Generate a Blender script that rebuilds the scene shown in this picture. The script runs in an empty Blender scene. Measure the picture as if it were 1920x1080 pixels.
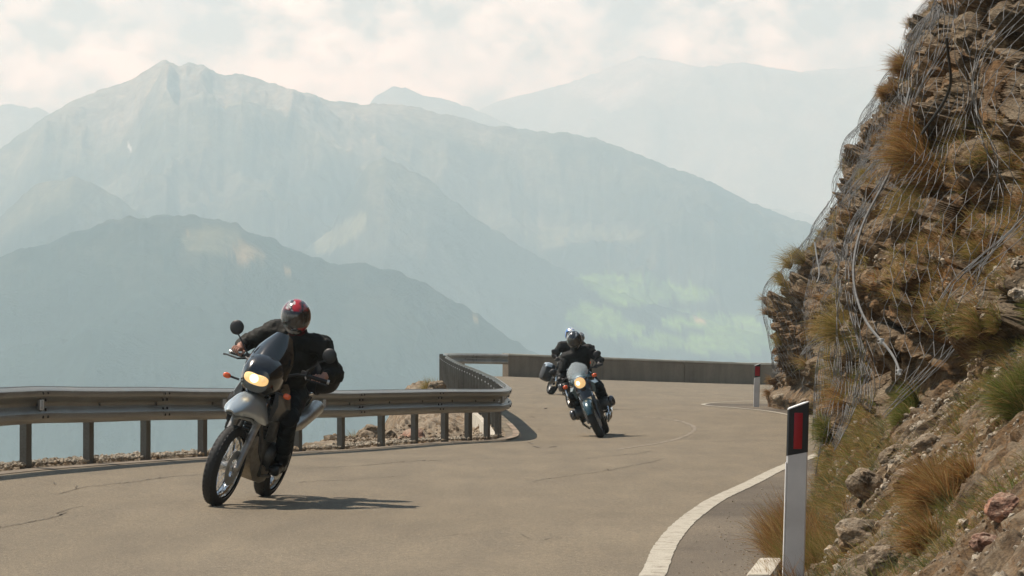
import bpy, bmesh, math, random
import numpy as np
from mathutils import Vector, Matrix, Quaternion
R = math.radians
random.seed(7); rng = np.random.default_rng(7)
scene = bpy.context.scene
COL = scene.collection

# ------------------------------------------------------------------ camera
CAMZ = 1.35; F = 6000.0; PITCH = math.atan(105.0/F)
cam = bpy.data.cameras.new('camera'); camo = bpy.data.objects.new('camera', cam); COL.objects.link(camo)
cam.sensor_width = 36; cam.lens = F/1920*36; cam.clip_start = 0.5; cam.clip_end = 40000
camo.location = (0, 0, CAMZ); camo.rotation_euler = (math.pi/2+PITCH, 0, 0)
scene.camera = camo
# ------------------------------------------------------------------ light
SUNV = Vector((-0.55, 0.20, 1.0)).normalized()
sun = bpy.data.lights.new('sun', 'SUN'); sun.energy = 4.6; sun.angle = R(0.5); sun.color = (1, .94, .83)
suno = bpy.data.objects.new('sun', sun); COL.objects.link(suno)
suno.rotation_euler = SUNV.to_track_quat('Z', 'Y').to_euler(); suno.location = (-20, 6, 40)
scene.view_settings.view_transform = 'Standard'; scene.view_settings.look = 'None'
scene.view_settings.exposure = 0.52; scene.view_settings.gamma = 1.0
HAZE_D = 2.45e-4; HAZE_C = (.66, .88, .98); CLOUD_GAIN = 25.0
scene.cycles.volume_bounces = 2
world = bpy.data.worlds.new('World'); scene.world = world; world.use_nodes = True
def build_world():
    nt = world.node_tree; N = nt.nodes; L = nt.links; N.clear()
    out = N.new('ShaderNodeOutputWorld'); bg = N.new('ShaderNodeBackground'); bg.inputs[1].default_value = .065
    sky = N.new('ShaderNodeTexSky'); sky.sky_type = 'NISHITA'; sky.sun_disc = False
    sky.sun_elevation = math.asin(SUNV.z); sky.sun_rotation = math.atan2(SUNV.x, SUNV.y)
    sky.altitude = 2000; sky.dust_density = 2.0
    tc = N.new('ShaderNodeTexCoord')
    mp = N.new('ShaderNodeMapping'); mp.inputs['Scale'].default_value = (1, 1, 1.45)
    mp.inputs['Location'].default_value = (3.1, 0.4, 1.7)
    L.new(tc.outputs['Generated'], mp.inputs[0])
    n1 = N.new('ShaderNodeTexNoise'); n1.inputs['Scale'].default_value = 15; n1.inputs['Detail'].default_value = 9
    n1.inputs['Roughness'].default_value = .52; n1.inputs['Distortion'].default_value = .25
    L.new(mp.outputs[0], n1.inputs['Vector'])
    n2 = N.new('ShaderNodeTexNoise'); n2.inputs['Scale'].default_value = 42; n2.inputs['Detail'].default_value = 8
    n2.inputs['Roughness'].default_value = .58
    L.new(mp.outputs[0], n2.inputs['Vector'])
    r1 = N.new('ShaderNodeValToRGB'); r1.color_ramp.elements[0].position = .30; r1.color_ramp.elements[1].position = .52
    L.new(n1.outputs['Fac'], r1.inputs[0])
    r2 = N.new('ShaderNodeValToRGB'); r2.color_ramp.elements[0].position = .40; r2.color_ramp.elements[1].position = .62
    r2.color_ramp.elements[0].color = (.22, .245, .24, 1); r2.color_ramp.elements[1].color = (1.0, .98, .86, 1)
    L.new(n2.outputs['Fac'], r2.inputs[0])
    # clouds thicken above the ridges (height of the direction vector)
    sx = N.new('ShaderNodeSeparateXYZ'); L.new(tc.outputs['Generated'], sx.inputs[0])
    mr = N.new('ShaderNodeMapRange'); mr.inputs[1].default_value = .05; mr.inputs[2].default_value = .075
    mr.inputs[3].default_value = .25; mr.inputs[4].default_value = 1.0; L.new(sx.outputs[2], mr.inputs[0])
    mr2 = N.new('ShaderNodeMapRange'); mr2.inputs[1].default_value = .13; mr2.inputs[2].default_value = .26
    mr2.inputs[3].default_value = 1.0; mr2.inputs[4].default_value = .0; L.new(sx.outputs[2], mr2.inputs[0])
    m1 = N.new('ShaderNodeMath'); m1.operation = 'MULTIPLY'; L.new(r1.outputs[0], m1.inputs[0]); L.new(mr.outputs[0], m1.inputs[1])
    m2 = N.new('ShaderNodeMath'); m2.operation = 'MULTIPLY'; L.new(m1.outputs[0], m2.inputs[0]); L.new(mr2.outputs[0], m2.inputs[1])
    cg = N.new('ShaderNodeVectorMath'); cg.operation = 'SCALE'; cg.inputs['Scale'].default_value = CLOUD_GAIN
    L.new(r2.outputs[0], cg.inputs[0])
    mx = N.new('ShaderNodeMix'); mx.data_type = 'RGBA'; L.new(m2.outputs[0], mx.inputs[0])
    L.new(sky.outputs[0], mx.inputs[6]); L.new(cg.outputs[0], mx.inputs[7])
    L.new(mx.outputs[2], bg.inputs[0]); L.new(bg.outputs[0], out.inputs[0])
build_world()

def P(px, py, d):
    """point seen at pixel (px,py) of the 1920x1080 photograph, d metres ahead of the camera"""
    cx = (px-960)/F; cy = (540-py)/F
    c, s = math.cos(PITCH), math.sin(PITCH)
    dy = c - cy*s; dz = s + cy*c
    return Vector((cx*d/dy, d, CAMZ+dz*d/dy))
def proj(V):
    c, s = math.cos(PITCH), math.sin(PITCH)
    x = V[..., 0]; y = V[..., 1]; z = V[..., 2]-CAMZ
    dep = y*c+z*s; up = -y*s+z*c
    return 960+F*x/dep, 540-F*up/dep
def X_of(px, d): return (px-960)/F*d

# ------------------------------------------------------------------ noise
def _hash(ix, iy, iz, seed):
    h = (ix.astype(np.int64)*374761393 + iy.astype(np.int64)*668265263 + iz.astype(np.int64)*2147483647*3 + seed*1274126177) & 0xffffffff
    h = ((h ^ (h >> 13))*1274126177) & 0xffffffff
    h = ((h ^ (h >> 16))*2246822519) & 0xffffffff
    return ((h ^ (h >> 15)) & 0xffffff)/float(0xffffff)
def vnoise(p, seed=0):
    f = np.floor(p); t = p-f; t = t*t*t*(t*(t*6-15)+10); i = f.astype(np.int64)
    r = 0
    for a in (0, 1):
        wx = t[..., 0] if a else 1-t[..., 0]
        for b in (0, 1):
            wy = t[..., 1] if b else 1-t[..., 1]
            for c in (0, 1):
                wz = t[..., 2] if c else 1-t[..., 2]
                r = r+wx*wy*wz*_hash(i[..., 0]+a, i[..., 1]+b, i[..., 2]+c, seed)
    return r*2-1
def fbm(p, octv=4, seed=0, gain=.5, ridged=False):
    a = 1.; r = 0.; n = 0.
    for k in range(octv):
        v = vnoise(p*(2.03**k)+k*17.3, seed+k)
        if ridged: v = 1-2*np.abs(v)
        r = r+a*v; n += a; a *= gain
    return r/n
def cellnoise(p, seed=0):
    """Worley: per-cell random value and distance F1, jittered"""
    f = np.floor(p).astype(np.int64); best = np.full(p.shape[:-1], 9.); val = np.zeros(p.shape[:-1]); sec = np.full(p.shape[:-1], 9.)
    for a in (-1, 0, 1):
        for b in (-1, 0, 1):
            for c in (-1, 0, 1):
                ix, iy, iz = f[..., 0]+a, f[..., 1]+b, f[..., 2]+c
                q = np.stack([ix+_hash(ix, iy, iz, seed), iy+_hash(ix, iy, iz, seed+1), iz+_hash(ix, iy, iz, seed+2)], -1)
                dd = ((q-p)**2).sum(-1); v = _hash(ix, iy, iz, seed+5)
                m = dd < best; sec = np.where(m, best, np.minimum(sec, dd)); val = np.where(m, v, val); best = np.where(m, dd, best)
    return val, np.sqrt(best), np.sqrt(sec)
def sstep(a, b, x):
    t = np.clip((x-a)/(b-a), 0, 1); return t*t*(3-2*t)

# ------------------------------------------------------------------ materials
MATS = {}
def newmat(name):
    m = bpy.data.materials.new(name); m.use_nodes = True; MATS[name] = m
    return m, m.node_tree.nodes, m.node_tree.links, m.node_tree.nodes['Principled BSDF']
def mat(name, col, rough=.5, metal=0., emit=None, estr=0., coat=0., noise=0., nscale=30., bump=0., spec=.5, trans=0., alpha=1.):
    m, N, L, b = newmat(name)
    b.inputs['Base Color'].default_value = (*col, 1); b.inputs['Roughness'].default_value = rough
    b.inputs['Metallic'].default_value = metal; b.inputs['Coat Weight'].default_value = coat
    b.inputs['Specular IOR Level'].default_value = spec; b.inputs['Transmission Weight'].default_value = trans
    b.inputs['Alpha'].default_value = alpha
    if emit: b.inputs['Emission Color'].default_value = (*emit, 1); b.inputs['Emission Strength'].default_value = estr
    if noise or bump:
        tc = N.new('ShaderNodeTexCoord'); n = N.new('ShaderNodeTexNoise'); n.inputs['Scale'].default_value = nscale; n.inputs['Detail'].default_value = 6
        L.new(tc.outputs['Object'], n.inputs['Vector'])
        if noise:
            rp = N.new('ShaderNodeValToRGB'); e = rp.color_ramp.elements
            e[0].position = .3; e[1].position = .7
            e[0].color = (*[c*(1-noise) for c in col], 1); e[1].color = (*[min(1, c*(1+noise)) for c in col], 1)
            L.new(n.outputs['Fac'], rp.inputs[0]); L.new(rp.outputs[0], b.inputs['Base Color'])
            mr = N.new('ShaderNodeMapRange'); mr.inputs[3].default_value = max(0, rough-.12); mr.inputs[4].default_value = min(1, rough+.15)
            L.new(n.outputs['Fac'], mr.inputs[0]); L.new(mr.outputs[0], b.inputs['Roughness'])
        if bump:
            bp = N.new('ShaderNodeBump'); bp.inputs['Strength'].default_value = min(1, bump); bp.inputs['Distance'].default_value = .01*max(1, bump)
            L.new(n.outputs['Fac'], bp.inputs['Height']); L.new(bp.outputs[0], b.inputs['Normal'])
    return m
def noise_node(N, L, vec, scale, detail=5, rough=.5, dist=0.):
    n = N.new('ShaderNodeTexNoise'); n.inputs['Scale'].default_value = scale; n.inputs['Detail'].default_value = detail
    n.inputs['Roughness'].default_value = rough; n.inputs['Distortion'].default_value = dist
    if vec is not None: L.new(vec, n.inputs['Vector'])
    return n.outputs['Fac']
def ramp(N, L, fac, stops):
    r = N.new('ShaderNodeValToRGB'); e = r.color_ramp.elements
    while len(e) < len(stops): e.new(.5)
    for k, (p, c) in enumerate(stops): e[k].position = p; e[k].color = (*c, 1) if len(c) == 3 else c
    L.new(fac, r.inputs[0]); return r.outputs[0]
def mixc(N, L, fac, a, b, mode='MIX'):
    m = N.new('ShaderNodeMix'); m.data_type = 'RGBA'; m.blend_type = mode
    for s, v in ((0, fac), (6, a), (7, b)):
        if isinstance(v, (int, float)): m.inputs[s].default_value = v
        elif isinstance(v, tuple): m.inputs[s].default_value = (*v, 1)
        else: L.new(v, m.inputs[s])
    return m.outputs[2]
def bumpn(N, L, b, h, strength, dist, prev=None):
    bp = N.new('ShaderNodeBump'); bp.inputs['Strength'].default_value = strength; bp.inputs['Distance'].default_value = dist
    L.new(h, bp.inputs['Height'])
    if prev is not None: L.new(prev, bp.inputs['Normal'])
    if b is not None: L.new(bp.outputs[0], b.inputs['Normal'])
    return bp.outputs[0]

def mk_asphalt(name, c0, c1, speck):
    m, N, L, b = newmat(name); tc = N.new('ShaderNodeTexCoord').outputs['Object']
    big = noise_node(N, L, tc, .35, 4, .55, .4)
    mp = N.new('ShaderNodeMapping'); mp.inputs['Scale'].default_value = (1, .18, 1); L.new(tc, mp.inputs[0])
    streak = noise_node(N, L, mp.outputs[0], 2.2, 5, .6)
    col = ramp(N, L, big, [(.3, c0), (.7, c1)])
    col = mixc(N, L, .8, col, ramp(N, L, streak, [(.3, (.84, .84, .85)), (.7, (1.14, 1.13, 1.1))]), 'MULTIPLY')
    fine = noise_node(N, L, tc, 150, 2, .6)
    col = mixc(N, L, 1.0, col, ramp(N, L, fine, [(.34, (.45, .45, .46)), (.5, (1., 1., 1.)), (.66, (1.6, 1.55, 1.46))]), 'MULTIPLY')
    mid = noise_node(N, L, tc, 38, 3, .7)
    col = mixc(N, L, 1.0, col, ramp(N, L, mid, [(.34, (.74, .74, .74)), (.5, (1., 1., 1.)), (.66, (1.22, 1.2, 1.17))]), 'MULTIPLY')
    v = N.new('ShaderNodeTexVoronoi'); v.inputs['Scale'].default_value = 42; L.new(tc, v.inputs['Vector'])
    lt = N.new('ShaderNodeMath'); lt.operation = 'LESS_THAN'; lt.inputs[1].default_value = .10; L.new(v.outputs['Distance'], lt.inputs[0])
    sep = N.new('ShaderNodeSeparateColor'); L.new(v.outputs['Color'], sep.inputs[0])
    gt = N.new('ShaderNodeMath'); gt.operation = 'GREATER_THAN'; gt.inputs[1].default_value = .93; L.new(sep.outputs[0], gt.inputs[0])
    mm = N.new('ShaderNodeMath'); mm.operation = 'MULTIPLY'; L.new(lt.outputs[0], mm.inputs[0]); L.new(gt.outputs[0], mm.inputs[1])
    col = mixc(N, L, mm.outputs[0], col, speck)
    L.new(col, b.inputs['Base Color']); b.inputs['Roughness'].default_value = .86; b.inputs['Specular IOR Level'].default_value = .3
    bumpn(N, L, b, fine, .5, .006)
    return m
mk_asphalt('asphalt', (.160, .134, .095), (.188, .158, .113), (.75, .72, .66))
mk_asphalt('asphalt_shoulder', (.070, .058, .045), (.165, .138, .102), (.5, .46, .4))
def mk_paint():
    m, N, L, b = newmat('road_paint'); tc = N.new('ShaderNodeTexCoord').outputs['Object']
    n = noise_node(N, L, tc, 9, 6, .7); f = noise_node(N, L, tc, 120, 2, .6)
    col = ramp(N, L, n, [(.32, (.20, .17, .13)), (.46, (.42, .385, .31)), (.7, (.52, .49, .41))])
    col = mixc(N, L, 1.0, col, ramp(N, L, f, [(.36, (.6, .58, .54)), (.52, (1, 1, 1))]), 'MULTIPLY')
    L.new(col, b.inputs['Base Color']); b.inputs['Roughness'].default_value = .75
    bumpn(N, L, b, f, .4, .004)
mk_paint()
def mk_rock(name, dark, mid, light, rust, dust, scale=1.0):
    m, N, L, b = newmat(name); tc = N.new('ShaderNodeTexCoord').outputs['Object']
    geo = N.new('ShaderNodeNewGeometry')
    big = noise_node(N, L, tc, .8*scale, 5, .6, .6)
    mp = N.new('ShaderNodeMapping'); mp.inputs['Scale'].default_value = (1, .7, 3.2); mp.inputs['Rotation'].default_value = (.2, .35, 0); L.new(tc, mp.inputs[0])
    strata = noise_node(N, L, mp.outputs[0], 4.5*scale, 8, .68, .8)
    fine = noise_node(N, L, tc, 38*scale, 5, .65)
    col = ramp(N, L, strata, [(.30, dark), (.45, mid), (.58, light), (.72, mid)])
    col = mixc(N, L, ramp(N, L, big, [(.44, (0, 0, 0)), (.62, (1, 1, 1))]), col, rust)
    v = N.new('ShaderNodeTexVoronoi'); v.inputs['Scale'].default_value = 7*scale; L.new(tc, v.inputs['Vector'])
    col = mixc(N, L, .75, col, ramp(N, L, v.outputs['Color'], [(.1, (.5, .48, .46)), (.5, (.95, .95, .95)), (.9, (1.6, 1.5, 1.4))]), 'MULTIPLY')
    col = mixc(N, L, .9, col, ramp(N, L, fine, [(.33, (.45, .43, .42)), (.5, (1, 1, 1)), (.7, (1.6, 1.55, 1.45))]), 'MULTIPLY')
    sx = N.new('ShaderNodeSeparateXYZ'); L.new(geo.outputs['Normal'], sx.inputs[0])
    up = ramp(N, L, sx.outputs[2], [(.45, (0, 0, 0)), (.85, (1, 1, 1))])
    nn = noise_node(N, L, tc, 5*scale, 5, .7)
    um = N.new('ShaderNodeMath'); um.operation = 'MULTIPLY'; L.new(up, um.inputs[0]); L.new(ramp(N, L, nn, [(.38, (0, 0, 0)), (.58, (1, 1, 1))]), um.inputs[1])
    dcol = ramp(N, L, noise_node(N, L, tc, 60*scale, 3, .7), [(.35, tuple(c*.45 for c in dust)), (.55, dust), (.7, tuple(min(.8, c*1.5) for c in dust))])
    col = mixc(N, L, um.outputs[0], col, dcol)
    L.new(col, b.inputs['Base Color']); b.inputs['Roughness'].default_value = .88; b.inputs['Specular IOR Level'].default_value = .3
    p = bumpn(N, L, None, strata, .7, .06/scale)
    p = bumpn(N, L, None, v.outputs['Distance'], .6, .03/scale, p)
    bumpn(N, L, b, fine, .8, .018/scale, p)
    return m
mk_rock('cliff_rock', (.024, .017, .012), (.085, .058, .030), (.175, .128, .076), (.125, .068, .025), (.20, .155, .10))
mk_rock('rubble_rock', (.055, .042, .029), (.14, .104, .066), (.235, .185, .125), (.15, .098, .052), (.28, .23, .165), 1.6)
mk_rock('red_stone', (.10, .06, .045), (.24, .13, .09), (.33, .21, .15), (.27, .13, .08), (.36, .27, .2), 2.)
mk_rock('pale_stone', (.14, .115, .085), (.27, .23, .17), (.42, .38, .31), (.26, .20, .13), (.42, .38, .31), 3.)
def mk_concrete(name, c0, c1, streaks=True):
    m, N, L, b = newmat(name); tc = N.new('ShaderNodeTexCoord').outputs['Object']
    n = noise_node(N, L, tc, 1.3, 7, .65, .4); f = noise_node(N, L, tc, 45, 4, .6)
    mp = N.new('ShaderNodeMapping'); mp.inputs['Scale'].default_value = (2.2, 2.2, .25); L.new(tc, mp.inputs[0])
    st = noise_node(N, L, mp.outputs[0], 1.6, 5, .6)
    col = ramp(N, L, n, [(.3, c0), (.7, c1)])
    col = mixc(N, L, .7 if streaks else .2, col, ramp(N, L, st, [(.35, (.82, .80, .77)), (.6, (1.08, 1.08, 1.08))]), 'MULTIPLY')
    col = mixc(N, L, .5, col, ramp(N, L, f, [(.35, (.75, .75, .75)), (.65, (1.15, 1.15, 1.15))]), 'MULTIPLY')
    L.new(col, b.inputs['Base Color']); b.inputs['Roughness'].default_value = .9
    bumpn(N, L, b, f, .4, .01)
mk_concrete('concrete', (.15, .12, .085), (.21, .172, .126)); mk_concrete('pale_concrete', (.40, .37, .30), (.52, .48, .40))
def mk_galv(name, c0, c1, rough):
    m, N, L, b = newmat(name); tc = N.new('ShaderNodeTexCoord').outputs['Object']
    n = noise_node(N, L, tc, 3.0, 6, .6, .5); f = noise_node(N, L, tc, 60, 3, .6)
    col = ramp(N, L, n, [(.3, c0), (.7, c1)])
    col = mixc(N, L, .5, col, ramp(N, L, f, [(.35, (.75, .74, .72)), (.65, (1.15, 1.15, 1.15))]), 'MULTIPLY')
    L.new(col, b.inputs['Base Color']); b.inputs['Metallic'].default_value = .55
    L.new(ramp(N, L, n, [(.3, (rough-.1,)*3), (.7, (rough+.12,)*3)]), b.inputs['Roughness'])
    bumpn(N, L, b, n, .15, .01)
mk_galv('galvanised', (.215, .205, .18), (.34, .33, .30), .42)
mk_galv('galvanised_post_shaded', (.115, .105, .088), (.19, .18, .155), .6)  # same steel, darkened in its colour for the shaded faces of the posts
mk_galv('wire', (.11, .112, .11), (.19, .19, .185), .55); MATS['wire'].node_tree.nodes['Principled BSDF'].inputs['Metallic'].default_value = .15
def mk_attr(name, rough=.7, trans=0., spec=.25):
    m, N, L, b = newmat(name); a = N.new('ShaderNodeAttribute'); a.attribute_name = 'Col'
    L.new(a.outputs['Color'], b.inputs['Base Color']); b.inputs['Roughness'].default_value = rough; b.inputs['Specular IOR Level'].default_value = spec
    if trans:
        t = N.new('ShaderNodeBsdfTranslucent'); L.new(a.outputs['Color'], t.inputs[0]); ms = N.new('ShaderNodeMixShader'); ms.inputs[0].default_value = trans
        L.new(b.outputs[0], ms.inputs[1]); L.new(t.outputs[0], ms.inputs[2]); L.new(ms.outputs[0], N['Material Output'].inputs[0])
mk_attr('grass_blades', .6, .4); 
def mk_mountain():
    m, N, L, b = newmat('mountain_ground'); tc = N.new('ShaderNodeTexCoord').outputs['Object']
    a = N.new('ShaderNodeAttribute'); a.attribute_name = 'Col'
    f = noise_node(N, L, tc, .06, 6, .75); g = noise_node(N, L, tc, .006, 6, .7, .5)
    col = mixc(N, L, .9, a.outputs['Color'], ramp(N, L, f, [(.35, (.5, .52, .5)), (.65, (1.5, 1.45, 1.4))]), 'MULTIPLY')
    col = mixc(N, L, .8, col, ramp(N, L, g, [(.38, (.55, .6, .6)), (.62, (1.45, 1.4, 1.3))]), 'MULTIPLY')
    L.new(col, b.inputs['Base Color']); b.inputs['Roughness'].default_value = .95; b.inputs['Specular IOR Level'].default_value = .1
    bumpn(N, L, b, g, .4, 30.)
mk_mountain()

# ------------------------------------------------------------------ mesh helpers
class MB:
    def __init__(s): s.v = []; s.f = []; s.m = []
    def add(s, vs, fs, mi=0):
        o = len(s.v); s.v.extend([tuple(v) for v in vs]); s.f.extend([tuple(i+o for i in f) for f in fs]); s.m.extend([mi]*len(fs)); return s
    def box(s, c, size, rot=None, mi=0, bev=0.):
        c = Vector(c); hx, hy, hz = [k/2 for k in size]; M = rot if rot is not None else Matrix.Identity(3)
        if bev <= 0:
            vs = [c+M@Vector((x*hx, y*hy, z*hz)) for x in (-1, 1) for y in (-1, 1) for z in (-1, 1)]
            return s.add(vs, [(0, 1, 3, 2), (4, 6, 7, 5), (0, 4, 5, 1), (2, 3, 7, 6), (0, 2, 6, 4), (1, 5, 7, 3)], mi)
        bm = bmesh.new(); bmesh.ops.create_cube(bm, size=2)
        for v in bm.verts: v.co = Vector((v.co.x*hx, v.co.y*hy, v.co.z*hz))
        bmesh.ops.bevel(bm, geom=bm.edges[:], offset=bev, segments=2, affect='EDGES', profile=.5)
        bm.verts.index_update(); s.add([c+M@v.co for v in bm.verts], [[v.index for v in f.verts] for f in bm.faces], mi); bm.free(); return s
    def tube(s, pts, r, seg=8, mi=0, cap=True, flat=None):
        pts = [Vector(p) for p in pts]; n = len(pts)
        if not hasattr(r, '__len__'): r = [r]*n
        vs = []; up = None
        for i, p in enumerate(pts):
            t = (pts[min(i+1, n-1)]-pts[max(i-1, 0)]);  t = t.normalized() if t.length > 1e-9 else Vector((0, 0, 1))
            if up is None: up = t.orthogonal().normalized()
            up = (up-t*up.dot(t)); up = up.normalized() if up.length > 1e-6 else t.orthogonal().normalized()
            w = t.cross(up)
            for k in range(seg):
                a = 2*math.pi*k/seg; vs.append(p+(up*math.cos(a)+w*math.sin(a))*r[i])
        fs = [(i*seg+k, i*seg+(k+1) % seg, (i+1)*seg+(k+1) % seg, (i+1)*seg+k) for i in range(n-1) for k in range(seg)]
        if cap: fs += [tuple(range(seg))[::-1], tuple(range((n-1)*seg, n*seg))]
        return s.add(vs, fs, mi)
    def loft(s, secs, mi=0, cap=True, closed=True):
        k = len(secs[0]); vs = [p for c in secs for p in c]; fs = []
        for i in range(len(secs)-1):
            for j in range(k if closed else k-1):
                fs.append((i*k+j, i*k+(j+1) % k, (i+1)*k+(j+1) % k, (i+1)*k+j))
        if cap and closed: fs += [tuple(range(k))[::-1], tuple(range((len(secs)-1)*k, len(secs)*k))]
        return s.add(vs, fs, mi)
    def ell(s, c, rad, rot=None, mi=0, nu=16, nv=10, pw=1.):
        c = Vector(c); M = rot if rot is not None else Matrix.Identity(3); vs = []
        sg = lambda x: math.copysign(abs(x)**pw, x)
        for i in range(nv+1):
            a = math.pi*i/nv
            for j in range(nu):
                b = 2*math.pi*j/nu
                vs.append(c+M@Vector((sg(math.sin(a))*sg(math.cos(b))*rad[0], sg(math.sin(a))*sg(math.sin(b))*rad[1], sg(math.cos(a))*rad[2])))
        fs = [(i*nu+j, (i+1)*nu+j, (i+1)*nu+(j+1) % nu, i*nu+(j+1) % nu) for i in range(nv) for j in range(nu)]
        return s.add(vs, fs, mi)
    def lathe(s, c, axis, prof, seg=24, mi=0, arc=None):
        """prof: (along axis, radius)"""
        c = Vector(c); a = Vector(axis).normalized(); u = a.orthogonal().normalized(); w = a.cross(u); secs = []
        for k in range(seg):
            t = 2*math.pi*k/seg; d = u*math.cos(t)+w*math.sin(t)
            secs.append([c+a*p[0]+d*p[1] for p in prof])
        n = len(prof); vs = [p for q in secs for p in q]
        fs = [(k*n+j, k*n+j+1, ((k+1) % seg)*n+j+1, ((k+1) % seg)*n+j) for k in range(seg) for j in range(n-1)]
        return s.add(vs, fs, mi)
    def build(s, name, mats, parent=None, smooth=True, ang=40):
        me = bpy.data.meshes.new(name); me.from_pydata(s.v, [], s.f); me.validate(); me.update()
        if isinstance(mats, str): mats = [mats]
        for k in mats: me.materials.append(MATS[k])
        if len(s.m) == len(me.polygons): me.polygons.foreach_set('material_index', s.m)
        bm = bmesh.new(); bm.from_mesh(me); bmesh.ops.remove_doubles(bm, verts=bm.verts, dist=1e-6); bmesh.ops.recalc_face_normals(bm, faces=bm.faces)
        for f in bm.faces: f.smooth = smooth
        if smooth:
            for e in bm.edges:
                if len(e.link_faces) == 2 and e.calc_face_angle(0) > R(ang): e.smooth = False
        bm.to_mesh(me); bm.free()
        o = bpy.data.objects.new(name, me); COL.objects.link(o)
        if parent is not None: o.parent = parent
        return o
def npmesh(name, V, Fq, matn, smooth=True, cols=None, parent=None, sharp=None):
    me = bpy.data.meshes.new(name); V = np.asarray(V, np.float32); Fq = np.asarray(Fq, np.int32)
    k = Fq.shape[1]; me.vertices.add(len(V)); me.vertices.foreach_set('co', V.ravel())
    me.loops.add(Fq.size); me.loops.foreach_set('vertex_index', Fq.ravel())
    me.polygons.add(len(Fq)); me.polygons.foreach_set('loop_start', np.arange(0, Fq.size, k, dtype=np.int32)); me.polygons.foreach_set('loop_total', np.full(len(Fq), k, np.int32))
    me.update(calc_edges=True)
    me.polygons.foreach_set('use_smooth', np.full(len(Fq), smooth))
    if cols is not None:
        a = me.color_attributes.new('Col', 'FLOAT_COLOR', 'POINT'); c = np.ones((len(V), 4), np.float32); c[:, :3] = cols; a.data.foreach_set('color', c.ravel())
    me.materials.append(MATS[matn]); me.validate()
    o = bpy.data.objects.new(name, me); COL.objects.link(o)
    if parent is not None: o.parent = parent
    return o
def grid_faces(nu, nv, flip=False):
    i, j = np.meshgrid(np.arange(nu-1), np.arange(nv-1), indexing='ij'); a = i*nv+j
    q = np.stack([a, a+nv, a+nv+1, a+1], -1).reshape(-1, 4)
    return q[:, ::-1] if flip else q
def tag(o, label=None, cat=None, group=None, kind=None):
    if label: o['label'] = label
    if cat: o['category'] = cat
    if group: o['group'] = group
    if kind: o['kind'] = kind
    return o
def empty(name, loc=(0, 0, 0), rot=None):
    o = bpy.data.objects.new(name, None); o.empty_display_size = .3; COL.objects.link(o); o.location = loc
    if rot is not None: o.rotation_euler = rot
    return o
def reorigin(o, loc):
    """move a top-level mesh's origin to its base without moving it"""
    loc = Vector(loc); o.data.transform(Matrix.Translation(-loc)); o.location = loc; return o

# ------------------------------------------------------------------ road geometry
_gc = [(1490, 1095, 17.6), (450, 936, 26.6), (0, 884, 29.2), (-190, 905, 26.8), (63, 877, 30.), (392, 856, 35.7), (650, 843, 41.4), (940, 826, 47.8), (1130, 821, 50.3), (1480, 872, 36.), (1480, 778, 61.), (1418, 763, 68.),
       (950, 706, 109.), (828, 707, 103.), (1410, 721, 117.), (1045, 735, 87.), (1320, 762, 69), (1000, 1080, 18.5), (200, 1000, 22.5)]
_gp = np.array([[P(*g)[0], g[2], P(*g)[2]] for g in _gc] + [[30, 125, -.5], [-15, 100, .3], [-12, 10, .05], [10, 10, 0], [8, 30, 0], [12, 60, 0], [25, 90, -.2]])
def _rbf_fit(P2, z, eps=.15):
    D = np.sqrt(((P2[:, None]-P2[None])**2).sum(-1)); n = len(z)
    A = np.zeros((n+3, n+3)); A[:n, :n] = D - np.eye(n)*eps; A[:n, n] = 1; A[:n, n+1:] = P2; A[n, :n] = 1; A[n+1:, :n] = P2.T
    return np.linalg.solve(A, np.concatenate([z, [0, 0, 0]]))
_scl = np.array([1., .35]); _gw = _rbf_fit(_gp[:, :2]*_scl, _gp[:, 2])
def G(x, y):
    x = np.clip(np.asarray(x, float), -15, 30); y = np.clip(np.asarray(y, float), 8, 130); Q = np.stack([x, y], -1)*_scl
    D = np.sqrt(((Q[..., None, :]-_gp[:, :2]*_scl)**2).sum(-1)); n = len(_gp)
    return D@_gw[:n]+_gw[n]+Q@_gw[n+1:]
def g1(x, y): return float(G(x, y))

RAIL = [(X_of(-700, 21.), 21.), (X_of(-420, 24.), 24.), (X_of(-190, 26.8), 26.8), (X_of(-60, 28.4), 28.4), (X_of(63, 30), 30), (X_of(180, 31.9), 31.9), (X_of(286, 33.8), 33.8), (X_of(392, 35.7), 35.7), (X_of(485, 37.6), 37.6), (X_of(570, 39.5), 39.5),
        (X_of(650, 41.4), 41.4), (X_of(725, 43.3), 43.3), (X_of(787, 45.), 45.), (X_of(843, 46.3), 46.3), (X_of(887, 47.2), 47.2), (X_of(922, 48.), 48.), (X_of(939, 49.), 49.), (X_of(945, 50.4), 50.4), (X_of(944, 52.4), 52.4), (X_of(934, 56), 56),
        (X_of(922, 60), 60), (X_of(905, 65), 65), (X_of(888, 71), 71), (X_of(868, 79), 79), (X_of(848, 89), 89), (X_of(835, 97), 97), (X_of(830, 102.5), 102.5), (X_of(838, 106.5), 106.5), (X_of(862, 108.7), 108.7), (X_of(900, 109.3), 109.3), (X_of(952, 109.5), 109.5)]
def catmull(pts, step):
    pts = [np.array(p, float) for p in pts]; out = []
    for i in range(len(pts)-1):
        p0 = pts[max(0, i-1)]; p1 = pts[i]; p2 = pts[i+1]; p3 = pts[min(len(pts)-1, i+2)]
        n = max(2, int(np.linalg.norm(p2-p1)/step))
        for k in range(n):
            t = k/n; out.append(.5*((2*p1)+(-p0+p2)*t+(2*p0-5*p1+4*p2-p3)*t*t+(-p0+3*p1-3*p2+p3)*t**3))
    out.append(pts[-1]); return np.array(out)
rail_c = catmull(RAIL, .25)
rail_s = np.concatenate([[0], np.cumsum(np.linalg.norm(np.diff(rail_c, axis=0), axis=1))])
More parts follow.
